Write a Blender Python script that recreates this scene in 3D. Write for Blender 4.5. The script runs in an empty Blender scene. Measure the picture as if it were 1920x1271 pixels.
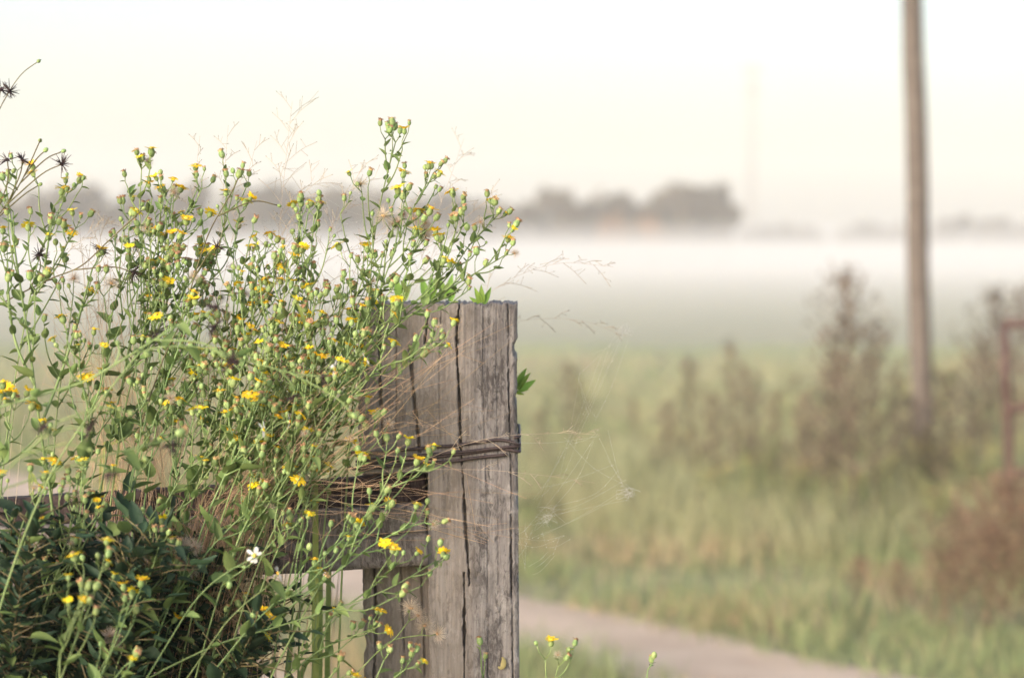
import bpy, math, random
import numpy as np
from mathutils import Vector, Matrix, Quaternion, noise

# ------------------------------------------------------------------ camera, sky, sun
scene = bpy.context.scene
COL = scene.collection
EYE = Vector((0.0, 0.0, 1.47))
FPX = 4000.0                       # focal length in pixels of the 1920 px wide photograph
PITCH = math.radians(2.226)

cam_data = bpy.data.cameras.new('camera')
cam = bpy.data.objects.new('camera', cam_data)
COL.objects.link(cam)
cam.location = EYE
cam.rotation_euler = (math.radians(90) - PITCH, 0, 0)
cam_data.sensor_width = 36.0
cam_data.lens = 75.0
cam_data.clip_start = 0.05
cam_data.clip_end = 4000
cam_data.dof.use_dof = True
cam_data.dof.focus_distance = 2.93
cam_data.dof.aperture_fstop = 3.0
scene.camera = cam

SUN_EL, SUN_AZ = math.radians(16), math.radians(-140)     # azimuth from +Y, towards +X positive
world = bpy.data.worlds.new('World')
scene.world = world
world.use_nodes = True
wn = world.node_tree
wn.nodes.clear()
sky = wn.nodes.new('ShaderNodeTexSky')
sky.sky_type = 'NISHITA'
sky.sun_disc = False
sky.sun_elevation = SUN_EL
sky.sun_rotation = SUN_AZ
sky.air_density = 1.0
sky.dust_density = 4.0
sky.ozone_density = 1.0
bg = wn.nodes.new('ShaderNodeBackground')
bg.inputs['Strength'].default_value = 0.12
wo = wn.nodes.new('ShaderNodeOutputWorld')
wn.links.new(sky.outputs[0], bg.inputs[0])
wn.links.new(bg.outputs[0], wo.inputs[0])

sun_data = bpy.data.lights.new('sun', 'SUN')
sun_data.energy = 1.5
sun_data.angle = math.radians(30)
sun_data.color = (1.0, 0.95, 0.93)
sun = bpy.data.objects.new('sun', sun_data)
COL.objects.link(sun)
sd = Vector((math.sin(SUN_AZ) * math.cos(SUN_EL), math.cos(SUN_AZ) * math.cos(SUN_EL), math.sin(SUN_EL)))
sun.rotation_euler = sd.to_track_quat('Z', 'Y').to_euler()
sun.location = (0, 0, 30)

vs = scene.view_settings
vs.view_transform = 'Standard'
vs.look = 'None'
vs.gamma = 1.0
vs.use_curve_mapping = False
vs.exposure = 1.62
cy = scene.cycles
cy.use_denoising = True
cy.denoiser = 'OPENIMAGEDENOISE'
cy.denoising_input_passes = 'RGB_ALBEDO_NORMAL'
cy.max_bounces = 6
cy.diffuse_bounces = 3
cy.glossy_bounces = 2
cy.transmission_bounces = 4
cy.volume_bounces = 3
cy.transparent_max_bounces = 8
cy.sample_clamp_indirect = 6.0

# ------------------------------------------------------------------ helpers
_cp, _sp = math.cos(PITCH), math.sin(PITCH)
def P(px, py, d):
    """point on the sight line of a photograph pixel, d metres ahead of the camera"""
    x = (px - 960.0) / FPX
    y = (635.5 - py) / FPX
    v = Vector((x, _cp + y * _sp, -_sp + y * _cp))
    return EYE + v * (d / v.y)

class MB:
    def __init__(s):
        s.v, s.f, s.m = [], [], []
    def add(s, vs, fs, mi=0):
        b = len(s.v)
        s.v.extend([tuple(p) for p in vs])
        s.f.extend([tuple(i + b for i in f) for f in fs])
        s.m.extend([mi] * len(fs))
    def tube(s, pts, rad, sides=5, mi=0, cap=True):
        n = len(pts)
        if n < 2: return
        if not hasattr(rad, '__len__'): rad = [rad] * n
        pts = [Vector(p) for p in pts]
        t = (pts[1] - pts[0]).normalized()
        a = t.orthogonal().normalized()
        vs, fs = [], []
        for i in range(n):
            t2 = (pts[min(i + 1, n - 1)] - pts[max(i - 1, 0)])
            t2 = t2.normalized() if t2.length > 1e-9 else t
            q = t.rotation_difference(t2)
            a = (q @ a); a = (a - t2 * a.dot(t2)).normalized()
            t = t2
            b = t.cross(a)
            for k in range(sides):
                an = 2 * math.pi * k / sides
                vs.append(pts[i] + (a * math.cos(an) + b * math.sin(an)) * rad[i])
        for i in range(n - 1):
            for k in range(sides):
                k2 = (k + 1) % sides
                fs.append((i * sides + k, i * sides + k2, (i + 1) * sides + k2, (i + 1) * sides + k))
        if cap:
            fs.append(tuple(range(sides - 1, -1, -1)))
            fs.append(tuple((n - 1) * sides + k for k in range(sides)))
        s.add(vs, fs, mi)
    def lathe(s, prof, sides=9, mi=0, M=None):
        vs, fs = [], []
        for r, z in prof:
            for k in range(sides):
                an = 2 * math.pi * k / sides
                p = Vector((r * math.cos(an), r * math.sin(an), z))
                vs.append(M @ p if M else p)
        n = len(prof)
        for i in range(n - 1):
            for k in range(sides):
                k2 = (k + 1) % sides
                fs.append((i * sides + k, i * sides + k2, (i + 1) * sides + k2, (i + 1) * sides + k))
        fs.append(tuple((n - 1) * sides + k for k in range(sides)))
        s.add(vs, fs, mi)
    def box(s, lo, hi, mi=0):
        x0, y0, z0 = lo; x1, y1, z1 = hi
        s.add([(x0,y0,z0),(x1,y0,z0),(x1,y1,z0),(x0,y1,z0),(x0,y0,z1),(x1,y0,z1),(x1,y1,z1),(x0,y1,z1)],
              [(0,3,2,1),(4,5,6,7),(0,1,5,4),(1,2,6,5),(2,3,7,6),(3,0,4,7)], mi)
    def mesh(s, name, mats, smooth=True):
        me = bpy.data.meshes.new(name)
        me.from_pydata(s.v, [], s.f)
        for m in (mats if isinstance(mats, (list, tuple)) else [mats]):
            me.materials.append(m)
        if any(s.m): me.polygons.foreach_set('material_index', s.m)
        if smooth: me.polygons.foreach_set('use_smooth', [True] * len(s.f))
        me.update()
        return me

def add(name, me, parent=None, M=None):
    o = bpy.data.objects.new(name, me)
    COL.objects.link(o)
    if parent is not None: o.parent = parent
    if M is not None: o.matrix_basis = M
    return o
def tag(o, label=None, cat=None, group=None, kind=None):
    if label: o['label'] = label
    if cat: o['category'] = cat
    if group: o['group'] = group
    if kind: o['kind'] = kind
    return o
def thing(name, loc, label, cat, group=None):
    o = add(name, None, None, Matrix.Translation(loc))
    o.empty_display_size = 0.05
    return tag(o, label, cat, group)

def catmull(pts, per=6):
    pts = [Vector(p) for p in pts]
    if len(pts) < 3: 
        return [pts[0].lerp(pts[-1], i / per) for i in range(per + 1)]
    out = []
    for i in range(len(pts) - 1):
        p0 = pts[i - 1] if i else pts[0] * 2 - pts[1]
        p1, p2 = pts[i], pts[i + 1]
        p3 = pts[i + 2] if i + 2 < len(pts) else pts[-1] * 2 - pts[-2]
        for k in range(per):
            t = k / per
            out.append(0.5 * ((2 * p1) + (p2 - p0) * t + (2 * p0 - 5 * p1 + 4 * p2 - p3) * t * t + (3 * p1 - p0 - 3 * p2 + p3) * t ** 3))
    out.append(pts[-1])
    return out

def frame(z, roll=0.0, up=None):
    """rotation matrix (4x4) whose Z axis is z"""
    z = z.normalized()
    q = z.to_track_quat('Z', 'Y')
    return q.to_matrix().to_4x4() @ Matrix.Rotation(roll, 4, 'Z')

# ------------------------------------------------------------------ materials
def new_mat(name):
    m = bpy.data.materials.new(name)
    m.use_nodes = True
    nt = m.node_tree
    b = nt.nodes['Principled BSDF']
    return m, nt, b
def ramp(nt, fac, stops):
    r = nt.nodes.new('ShaderNodeValToRGB')
    e = r.color_ramp.elements
    while len(e) < len(stops): e.new(0.5)
    for k, (p, c) in enumerate(stops):
        e[k].position = p; e[k].color = (*c, 1)
    nt.links.new(fac, r.inputs[0])
    return r.outputs[0]
def tex(nt, scale, detail=4, rough=0.55, vec=None, sc3=None, dist=0.0):
    n = nt.nodes.new('ShaderNodeTexNoise')
    n.inputs['Scale'].default_value = scale
    n.inputs['Detail'].default_value = detail
    n.inputs['Roughness'].default_value = rough
    n.inputs['Distortion'].default_value = dist
    if vec is None:
        tc = nt.nodes.new('ShaderNodeTexCoord'); vec = tc.outputs['Object']
    if sc3:
        mp = nt.nodes.new('ShaderNodeMapping'); mp.inputs['Scale'].default_value = sc3
        nt.links.new(vec, mp.inputs[0]); vec = mp.outputs[0]
    nt.links.new(vec, n.inputs['Vector'])
    return n.outputs['Fac']
def mixc(nt, fac, a, b, mode='MIX'):
    n = nt.nodes.new('ShaderNodeMix'); n.data_type = 'RGBA'; n.blend_type = mode
    for key, val in ((0, fac), (6, a), (7, b)):
        if isinstance(val, (int, float)): n.inputs[key].default_value = val
        elif isinstance(val, tuple): n.inputs[key].default_value = (*val, 1)
        else: nt.links.new(val, n.inputs[key])
    return n.outputs[2]
def bump(nt, b, h, strength=0.4, dist=0.002):
    n = nt.nodes.new('ShaderNodeBump')
    n.inputs['Strength'].default_value = strength
    n.inputs['Distance'].default_value = dist
    nt.links.new(h, n.inputs['Height']); nt.links.new(n.outputs[0], b.inputs['Normal'])

def plant_mat(name, c1, c2, scale=60, rough=0.6, transl=0.25, rand=0.35, island=False, spec=0.3):
    """noise between two colours, each object (or island) a little different; some light comes through"""
    m, nt, b = new_mat(name)
    f = tex(nt, scale, 3)
    c = ramp(nt, f, [(0.3, c1), (0.7, c2)])
    if island:
        g = nt.nodes.new('ShaderNodeNewGeometry'); rnd = g.outputs['Random Per Island']
    else:
        g = nt.nodes.new('ShaderNodeObjectInfo'); rnd = g.outputs['Random']
    hs = nt.nodes.new('ShaderNodeHueSaturation')
    mr = nt.nodes.new('ShaderNodeMapRange'); mr.inputs[3].default_value = 1 - rand; mr.inputs[4].default_value = 1 + rand
    nt.links.new(rnd, mr.inputs[0]); nt.links.new(mr.outputs[0], hs.inputs['Value'])
    mr2 = nt.nodes.new('ShaderNodeMapRange'); mr2.inputs[3].default_value = 0.485; mr2.inputs[4].default_value = 0.515
    ml = nt.nodes.new('ShaderNodeMath'); ml.operation = 'FRACT'
    mm = nt.nodes.new('ShaderNodeMath'); mm.operation = 'MULTIPLY'; mm.inputs[1].default_value = 7.31
    nt.links.new(rnd, mm.inputs[0]); nt.links.new(mm.outputs[0], ml.inputs[0])
    nt.links.new(ml.outputs[0], mr2.inputs[0]); nt.links.new(mr2.outputs[0], hs.inputs['Hue'])
    nt.links.new(c, hs.inputs['Color'])
    nt.links.new(hs.outputs[0], b.inputs['Base Color'])
    b.inputs['Roughness'].default_value = rough
    b.inputs['Specular IOR Level'].default_value = spec
    if transl > 0:
        tr = nt.nodes.new('ShaderNodeBsdfTranslucent')
        mx = nt.nodes.new('ShaderNodeMixShader'); mx.inputs[0].default_value = transl
        nt.links.new(hs.outputs[0], tr.inputs[0])
        nt.links.new(b.outputs[0], mx.inputs[1]); nt.links.new(tr.outputs[0], mx.inputs[2])
        nt.links.new(mx.outputs[0], nt.nodes['Material Output'].inputs[0])
    return m

def wood_mat(name, dark, mid, light, pale, tan=None, split=None):
    m, nt, b = new_mat(name)
    g = tex(nt, 1.0, 8, 0.62, sc3=(230, 230, 9), dist=0.6)
    g2 = tex(nt, 1.0, 4, 0.6, sc3=(70, 70, 2.5))
    c = ramp(nt, g, [(0.28, dark), (0.45, mid), (0.6, light), (0.8, pale)])
    c = mixc(nt, 0.45, c, ramp(nt, g2, [(0.3, dark), (0.5, mid), (0.7, light)]))
    mo = tex(nt, 1.0, 7, 0.72, sc3=(150, 150, 55), dist=0.8)
    mo2 = tex(nt, 1.0, 4, 0.6, sc3=(26, 26, 11))
    mk = nt.nodes.new('ShaderNodeMath'); mk.operation = 'MULTIPLY_ADD'; mk.inputs[1].default_value = 0.75
    nt.links.new(mo2, mk.inputs[0]); nt.links.new(mo, mk.inputs[2])
    c = mixc(nt, ramp(nt, mk.outputs[0], [(0.86, (0, 0, 0)), (1.0, (0.85,) * 3)]), c, tuple(x * 0.8 for x in dark))
    c = mixc(nt, ramp(nt, mk.outputs[0], [(0.62, (0.55,) * 3), (0.74, (0, 0, 0))]), c, pale)
    bl = tex(nt, 16, 6, 0.68)
    c = mixc(nt, ramp(nt, bl, [(0.5, (0, 0, 0)), (0.66, (0.75,) * 3)]), c, tuple(x * 0.45 for x in mid))
    bl2 = tex(nt, 31, 6, 0.7, sc3=(1, 1, 0.6))
    c = mixc(nt, ramp(nt, bl2, [(0.55, (0, 0, 0)), (0.7, (0.55,) * 3)]), c, pale)
    fl = tex(nt, 420, 3, 0.7, sc3=(1, 1, 0.35))
    c = mixc(nt, ramp(nt, fl, [(0.62, (0, 0, 0)), (0.72, (0.8,) * 3)]), c, tuple(x * 0.4 for x in dark))
    if tan:
        tc = nt.nodes.new('ShaderNodeTexCoord'); sx = nt.nodes.new('ShaderNodeSeparateXYZ')
        nt.links.new(tc.outputs['Object'], sx.inputs[0])
        mr = nt.nodes.new('ShaderNodeMapRange'); mr.inputs[1].default_value = split + 0.012; mr.inputs[2].default_value = split - 0.012
        mr.inputs[3].default_value = 0.0; mr.inputs[4].default_value = 0.42
        nt.links.new(sx.outputs[0], mr.inputs[0])
        c = mixc(nt, mr.outputs[0], c, mixc(nt, g, tuple(x * 0.6 for x in tan), tan))
    nt.links.new(c, b.inputs['Base Color'])
    b.inputs['Roughness'].default_value = 0.85
    b.inputs['Specular IOR Level'].default_value = 0.2
    bump(nt, b, g, 0.6, 0.0012)
    return m

M = {}
M['post'] = wood_mat('post_wood', (0.08, 0.071, 0.072), (0.205, 0.186, 0.184), (0.315, 0.292, 0.286), (0.46, 0.437, 0.43),
                     tan=(0.41, 0.345, 0.295), split=0.048)
M['rail'] = wood_mat('rail_wood', (0.06, 0.05, 0.048), (0.16, 0.138, 0.13), (0.25, 0.222, 0.208), (0.37, 0.34, 0.32))
M['rail_dark'] = wood_mat('dark_rail_wood', (0.02, 0.014, 0.016), (0.05, 0.036, 0.036), (0.085, 0.062, 0.058), (0.13, 0.1, 0.09))
M['pole'] = wood_mat('pole_wood', (0.09, 0.074, 0.064), (0.14, 0.118, 0.105), (0.18, 0.155, 0.138), (0.24, 0.21, 0.19))
M['stem'] = plant_mat('green_stem', (0.13, 0.20, 0.07), (0.22, 0.29, 0.12), 40, transl=0.0, rand=0.25)
M['stem_brown'] = plant_mat('reddish_stem', (0.10, 0.075, 0.045), (0.16, 0.14, 0.06), 30, transl=0.0, rand=0.25)
M['leaf'] = plant_mat('weed_leaf', (0.12, 0.19, 0.06), (0.21, 0.285, 0.10), 90, transl=0.38, rand=0.4)
M['leaf_shaded'] = plant_mat('shade_painted_leaf', (0.016, 0.038, 0.022), (0.042, 0.078, 0.040), 70, transl=0.15, rand=0.5)  # ordinary weed leaf with the thicket's shade put into its colour
M['leaf_fresh'] = plant_mat('fresh_leaf', (0.22, 0.38, 0.06), (0.32, 0.48, 0.1), 90, transl=0.4, rand=0.2)
M['involucre'] = plant_mat('bud_green', (0.21, 0.31, 0.10), (0.33, 0.42, 0.18), 300, transl=0.12, rand=0.2)
M['yellow'] = plant_mat('yellow_petal', (0.85, 0.58, 0.015), (0.92, 0.70, 0.03), 200, transl=0.3, rand=0.1)
M['disc'] = plant_mat('flower_disc', (0.72, 0.36, 0.02), (0.85, 0.55, 0.04), 900, transl=0.0, rand=0.1)
M['withered'] = plant_mat('withered_petal', (0.36, 0.20, 0.095), (0.58, 0.385, 0.205), 500, transl=0.2, rand=0.35)
M['white'] = plant_mat('white_petal', (0.75, 0.74, 0.72), (0.82, 0.81, 0.78), 100, transl=0.35, rand=0.05)
M['puff'] = plant_mat('seed_fluff', (0.62, 0.5, 0.38), (0.82, 0.74, 0.64), 120, transl=0.4, rand=0.12)
M['needle'] = plant_mat('dark_seed_needle', (0.022, 0.012, 0.016), (0.055, 0.03, 0.03), 300, transl=0.0, rand=0.3)
M['straw'] = plant_mat('dry_grass_straw', (0.34, 0.22, 0.13), (0.56, 0.40, 0.26), 25, transl=0.1, rand=0.5, island=True)
M['culm'] = plant_mat('fine_panicle', (0.42, 0.33, 0.24), (0.58, 0.48, 0.37), 25, transl=0.1, rand=0.25, island=True)
M['spikelet'] = plant_mat('grass_spikelet', (0.2, 0.16, 0.1), (0.34, 0.28, 0.2), 200, transl=0.1, rand=0.3, island=True)
M['blade'] = plant_mat('grass_blade', (0.20, 0.27, 0.07), (0.33, 0.38, 0.13), 40, transl=0.35, rand=0.3)

def simple(name, c1, c2, scale, rough=0.7, metallic=0.0, bmp=None):
    m, nt, b = new_mat(name)
    f = tex(nt, scale, 5, 0.6)
    nt.links.new(ramp(nt, f, [(0.3, c1), (0.7, c2)]), b.inputs['Base Color'])
    b.inputs['Roughness'].default_value = rough
    b.inputs['Metallic'].default_value = metallic
    if bmp: bump(nt, b, f, bmp[0], bmp[1])
    return m
M['wire'] = simple('rusted_wire', (0.035, 0.024, 0.028), (0.10, 0.07, 0.068), 260, 0.55, 0.35, (0.3, 0.0008))
M['gate'] = simple('rusty_gate_tube', (0.055, 0.026, 0.022), (0.11, 0.066, 0.058), 9, 0.65, 0.2, (0.2, 0.002))
M['tower'] = simple('galvanised_steel', (0.24, 0.21, 0.2), (0.32, 0.28, 0.27), 3, 0.6, 0.0)
M['cable'] = simple('black_cable', (0.03, 0.03, 0.032), (0.05, 0.05, 0.05), 5, 0.7)
M['dirt'] = simple('track_dirt', (0.40, 0.295, 0.215), (0.56, 0.44, 0.34), 2.2, 0.95, 0, (0.5, 0.01))
M['silk'] = plant_mat('spider_silk', (0.75, 0.73, 0.7), (0.85, 0.83, 0.8), 50, transl=0.4, rand=0.05)
M['bark'] = simple('tree_bark', (0.06, 0.045, 0.035), (0.12, 0.09, 0.07), 3, 0.9)
M['crown_a'] = plant_mat('tree_foliage', (0.06, 0.042, 0.022), (0.115, 0.08, 0.042), 0.4, transl=0.2, rand=0.4, island=True)
M['crown_b'] = plant_mat('autumn_tree_foliage', (0.22, 0.10, 0.03), (0.36, 0.18, 0.06), 0.4, transl=0.3, rand=0.35, island=True)
M['weed_brown'] = plant_mat('dry_weed', (0.10, 0.074, 0.052), (0.19, 0.147, 0.11), 12, transl=0.1, rand=0.4, island=True)
M['weed_rust'] = plant_mat('rust_brown_weed', (0.12, 0.074, 0.05), (0.25, 0.165, 0.11), 9, transl=0.15, rand=0.45, island=True)
M['weed_green'] = plant_mat('meadow_weed_leaf', (0.25, 0.28, 0.125), (0.37, 0.38, 0.20), 6, transl=0.3, rand=0.4, island=True)
M['weed_gold'] = plant_mat('goldenrod_bloom', (0.40, 0.35, 0.14), (0.5, 0.44, 0.19), 9, transl=0.3, rand=0.3, island=True)

def ground_mat():
    m, nt, b = new_mat('meadow_ground')
    f = tex(nt, 0.5, 6, 0.65)
    c = ramp(nt, f, [(0.3, (0.20, 0.215, 0.10)), (0.5, (0.27, 0.275, 0.145)), (0.72, (0.36, 0.31, 0.19))])
    f2 = tex(nt, 14, 6, 0.7)
    c = mixc(nt, ramp(nt, f2, [(0.4, (0, 0, 0)), (0.65, (0.6,) * 3)]), c, (0.15, 0.135, 0.075))
    nt.links.new(c, b.inputs['Base Color'])
    b.inputs['Roughness'].default_value = 0.95
    bump(nt, b, f2, 0.8, 0.03)
    return m
M['ground'] = ground_mat()

# ------------------------------------------------------------------ ground, wheel tracks
def hgt(x, y):
    return 0.02 * noise.noise(Vector((x * 0.35, y * 0.35, 3.1))) + 0.012 * noise.noise(Vector((x * 1.3, y * 1.3, 8.0)))
def make_ground():
    xs = sorted(set([-640, -300, -150, -80, -40, -20] + [x * 0.5 for x in range(-20, 21)] + [20, 40, 80, 150, 300, 640]))
    ys = sorted(set([-120, -50, -20, -8] + [y * 0.5 for y in range(-8, 61)] + [35, 42, 50, 70, 100, 150, 220, 300, 400, 600, 950]))
    v = [(x, y, hgt(x, y)) for y in ys for x in xs]
    n = len(xs)
    f = [(j * n + i, j * n + i + 1, (j + 1) * n + i + 1, (j + 1) * n + i) for j in range(len(ys) - 1) for i in range(n - 1)]
    mb = MB(); mb.add(v, f)
    tag(add('ground', mb.mesh('ground', M['ground'])), kind='structure')
make_ground()

# both ruts run along TD; offsets are measured across, from the line through TP
TP, TD = Vector((0.023, 9.26)), Vector((-0.555, 0.832)).normalized()
TN = Vector((TD.y, -TD.x))                        # points right / away
def across(x, y):
    return (Vector((x, y)) - TP).dot(TN)
RUTS = [(-0.80, 0.0), (-2.45, -1.68)]
def edge(s, k):
    return 0.10 * noise.noise(Vector((s * 0.8, k * 7.7, 1))) + 0.07 * noise.noise(Vector((s * 3.1, k * 3.3, 5)))
for k, (a0, a1) in enumerate(RUTS):
    mb = MB(); vs_, fs_ = [], []
    cols = 10
    ss = [-14 + 0.2 * i for i in range(310)]
    for s in ss:
        e0, e1 = a0 + edge(s, k * 2 + 1), a1 + edge(s, k * 2 + 2)
        for j in range(cols + 1):
            a = e0 + (e1 - e0) * j / cols
            p = TP + TD * s + TN * a
            sag = -0.0 + 0.010 * noise.noise(Vector((p.x * 5, p.y * 5, 2)))
            vs_.append((p.x, p.y, hgt(p.x, p.y) + 0.014 + sag * (1 if 0 < j < cols else 0)))
    n = cols + 1
    fs_ = [(i * n + j, i * n + j + 1, (i + 1) * n + j + 1, (i + 1) * n + j) for i in range(len(ss) - 1) for j in range(cols)]
    mb.add(vs_, fs_)
    tag(add('dirt_track', mb.mesh('dirt_track', M['dirt'])), kind='structure')
def on_rut(x, y, pad=0.0):
    a = across(x, y)
    s = (Vector((x, y)) - TP).dot(TD)
    return any(a0 - pad + edge(s, k * 2 + 1) < a < a1 + pad + edge(s, k * 2 + 2) for k, (a0, a1) in enumerate(RUTS))

# ------------------------------------------------------------------ grass (nobody could count it)
def grass(name, n, dmin, dmax, hmin, hmax, mat_, label, seed, dens=None, w=0.006):
    rs = random.Random(seed)
    v, f = [], []
    while len(f) < n:
        d = dmin * (dmax / dmin) ** rs.random()
        x = rs.uniform(-0.28, 0.28) * d + rs.uniform(-0.3, 0.3)
        if on_rut(x, d, -0.05 - 0.16 * rs.random() ** 2): continue
        if dens and rs.random() > dens(x, d): continue
        z = hgt(x, d)
        h = rs.uniform(hmin, hmax) * (0.6 + 0.8 * max(0, noise.noise(Vector((x * 0.9, d * 0.9, seed))) + 0.4))
        if on_rut(x, d, 0.12): h *= 0.5
        a = rs.uniform(0, math.pi); ca, sa = math.cos(a) * w * 0.5 * d / 10, math.sin(a) * w * 0.5 * d / 10
        lx, ly = rs.gauss(0, 0.45) * h, rs.gauss(0, 0.45) * h
        b = len(v)
        v += [(x - ca, d - sa, z - 0.01), (x + ca, d + sa, z - 0.01),
              (x + lx * 0.35 + ca * 0.7, d + ly * 0.35 + sa * 0.7, z + h * 0.6), (x + lx * 0.35 - ca * 0.7, d + ly * 0.35 - sa * 0.7, z + h * 0.6),
              (x + lx, d + ly, z + h)]
        f += [(b, b + 1, b + 2, b + 3), (b + 3, b + 2, b + 4)]
    mb = MB(); mb.v, mb.f, mb.m = v, f, [0] * len(f)
    tag(add(name, mb.mesh(name, mat_, False)), label, 'grass', kind='stuff')
M['g1'] = plant_mat('verge_grass_green', (0.20, 0.25, 0.11), (0.31, 0.35, 0.17), 3, transl=0.3, rand=0.4, island=True)
M['g2'] = plant_mat('verge_grass_dry', (0.40, 0.29, 0.17), (0.52, 0.41, 0.27), 3, transl=0.3, rand=0.35, island=True)
grass('green_grass', 110000, 6.3, 34, 0.06, 0.17, M['g1'], 'short green grass along the dirt tracks and over the meadow', 1,
      lambda x, d: 0.35 + 0.65 * (noise.noise(Vector((x * 0.6, d * 0.6, 4))) > -0.1))
grass('dry_grass', 60000, 6.3, 30, 0.05, 0.16, M['g2'], 'tan dry grass mixed into the green verge beside the tracks', 2,
      lambda x, d: 0.15 + 0.85 * (noise.noise(Vector((x * 0.7, d * 0.7, 9))) > 0.05))

M['g3'] = plant_mat('tall_meadow_grass', (0.28, 0.295, 0.155), (0.41, 0.40, 0.245), 3, transl=0.3, rand=0.4, island=True)
grass('tall_grass', 36000, 10.0, 24, 0.16, 0.42, M['g3'], 'tall pale yellow green grass filling the meadow behind the track', 3,
      lambda x, d: (0.1 + 0.9 * (noise.noise(Vector((x * 0.9, d * 0.5, 2))) > -0.05)) if across(x, d) > 0.9 else 0.0, w=0.005)

# ------------------------------------------------------------------ far trees
def crown_mesh(name, seed, mat_, n=2200, squat=1.0):
    """crown in a unit box: x,y in -0.5..0.5, z 0.05..1; lobes of small leaf clumps"""
    rs = random.Random(seed)
    lobes = []
    for k in range(20):
        z = rs.uniform(0.10, 0.86)
        rr = 0.36 * math.sqrt(max(0.05, 1 - ((z - 0.42) / 0.58) ** 2))
        a = rs.uniform(0, 6.283); q = rr * math.sqrt(rs.random())
        lobes.append((Vector((q * math.cos(a), q * math.sin(a), z)), rs.uniform(0.10, 0.19)))
    v, f = [], []
    for i in range(n):
        c, r = rs.choice(lobes)
        dr = Vector((rs.gauss(0, 1), rs.gauss(0, 1), rs.gauss(0, 1))).normalized()
        p = c + dr * r * rs.uniform(0.55, 1.08)
        if p.z < 0.03: continue
        s = rs.uniform(0.018, 0.040)
        u = Vector((rs.gauss(0, 1), rs.gauss(0, 1), rs.gauss(0, 1))).normalized()
        w = u.orthogonal().normalized() * s; u = u * s * rs.uniform(0.7, 1.3)
        b = len(v)
        v += [p - u - w, p + u - w * 0.6, p + u * 0.8 + w, p - u * 0.7 + w * 1.1]
        f.append((b, b + 1, b + 2, b + 3))
    mb = MB(); mb.add(v, f)
    return mb.mesh(name, mat_, False)
def trunk_mesh(seed):
    rs = random.Random(seed)
    mb = MB()
    pts = [Vector((rs.gauss(0, 0.01), rs.gauss(0, 0.01), z)) for z in (0, 0.15, 0.35, 0.6, 0.85)]
    mb.tube(catmull(pts, 3), [0.035 * (1 - 0.8 * i / 12) for i in range(13)], 6)
    for k in range(7):
        z = rs.uniform(0.18, 0.7); a = rs.uniform(0, 6.283); l = rs.uniform(0.15, 0.3)
        p0 = Vector((0, 0, z)); p1 = p0 + Vector((math.cos(a) * l, math.sin(a) * l, l * 0.7))
        mb.tube([p0, p0.lerp(p1, 0.5) + Vector((0, 0, -0.02)), p1], [0.014, 0.009, 0.003], 5)
    return mb.mesh('trunk', M['bark'])
CROWNS = [crown_mesh('crown', s, M['crown_a']) for s in range(5)]
CROWNS_AUT = [crown_mesh('crown', 20 + s, M['crown_b']) for s in range(2)]
TRUNKS = [trunk_mesh(s) for s in range(3)]
_ti = [0]
def tree(px, top, wpx, d, label, group=None, autumn=False):
    i = _ti[0]; _ti[0] += 1
    base = P(px, 480, d); base.z = 0
    h = P(px, top - 7, d).z
    w = 1.25 * wpx * d / FPX
    t = thing('tree', base, label, 'tree', group)
    S = Matrix.Diagonal((w, w, h, 1)) @ Matrix.Rotation(i * 2.4, 4, 'Z')
    add('trunk', TRUNKS[i % 3], t, Matrix.Diagonal((h * 0.6, h * 0.6, h, 1)))
    add('crown', (CROWNS_AUT[i % 2] if autumn else CROWNS[i % 5]), t, S)
GL = 'trees in the misty row behind the flowers'
LL = 'hazy grey tree in the misty row behind the yellow flowers'
for px, top, w in ((-40, 372, 130), (60, 362, 120), (145, 350, 110), (205, 372, 100), (290, 352, 110), (355, 343, 100), (430, 352, 110), (500, 348, 100),
                   (575, 352, 110), (650, 350, 110), (715, 362, 90), (770, 372, 80), (830, 362, 80), (880, 368, 70), (930, 380, 70)):
    tree(px, top, w, 262 + (px * 7) % 23, LL, GL)
LL2 = 'lower blurred tree filling the dim row behind the flowers'
for px, top, w in ((15, 385, 120), (105, 390, 120), (250, 385, 120), (325, 380, 110), (465, 385, 110), (540, 385, 110), (615, 385, 120), (690, 392, 100), (800, 395, 90), (855, 400, 80), (905, 405, 80)):
    tree(px, top, w, 250 + (px * 5) % 11, LL2, 'lower trees in the row behind the flowers')
tree(985, 384, 80, 262, 'low round misty tree just right of the fence post top')
tree(1042, 356, 82, 265, 'misty tree with a pointed top, second from the left end of the right clump')
tree(1092, 374, 84, 260, 'misty tree between the pointed one and the twin tops of the clump')
tree(1143, 360, 84, 268, 'misty tree with a small knob top in the middle of the clump')
tree(1195, 374, 90, 262, 'misty tree filling the dip left of the tallest treetops')
tree(1243, 364, 100, 266, 'broad misty tree on the left shoulder of the tallest treetops')
tree(1290, 346, 100, 264, 'tall broad misty tree beside the tallest one of the clump')
tree(1333, 342, 90, 262, 'tallest misty tree at the right end of the clump')
tree(1360, 385, 60, 260, 'narrow misty tree ending the clump on its right edge')
tree(1155, 402, 60, 246, 'orange tinted tree low in the misty clump, left one', autumn=True)
tree(1225, 408, 55, 246, 'orange tinted tree low in the misty clump, right one', autumn=True)
GF = 'far low trees on the misty horizon'
for px, top, w in ((1412, 440, 60), (1455, 428, 70), (1500, 434, 64), (1535, 446, 40)):
    tree(px, top - 5, w, 330, 'faint low tree on the horizon right of the tree clump', GF)
for px, top, w in ((1588, 440, 50), (1625, 428, 70), (1672, 430, 70), (1705, 436, 60)):
    tree(px, top - 5, w, 330, 'faint low tree on the horizon just left of the utility pole', GF)
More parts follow.
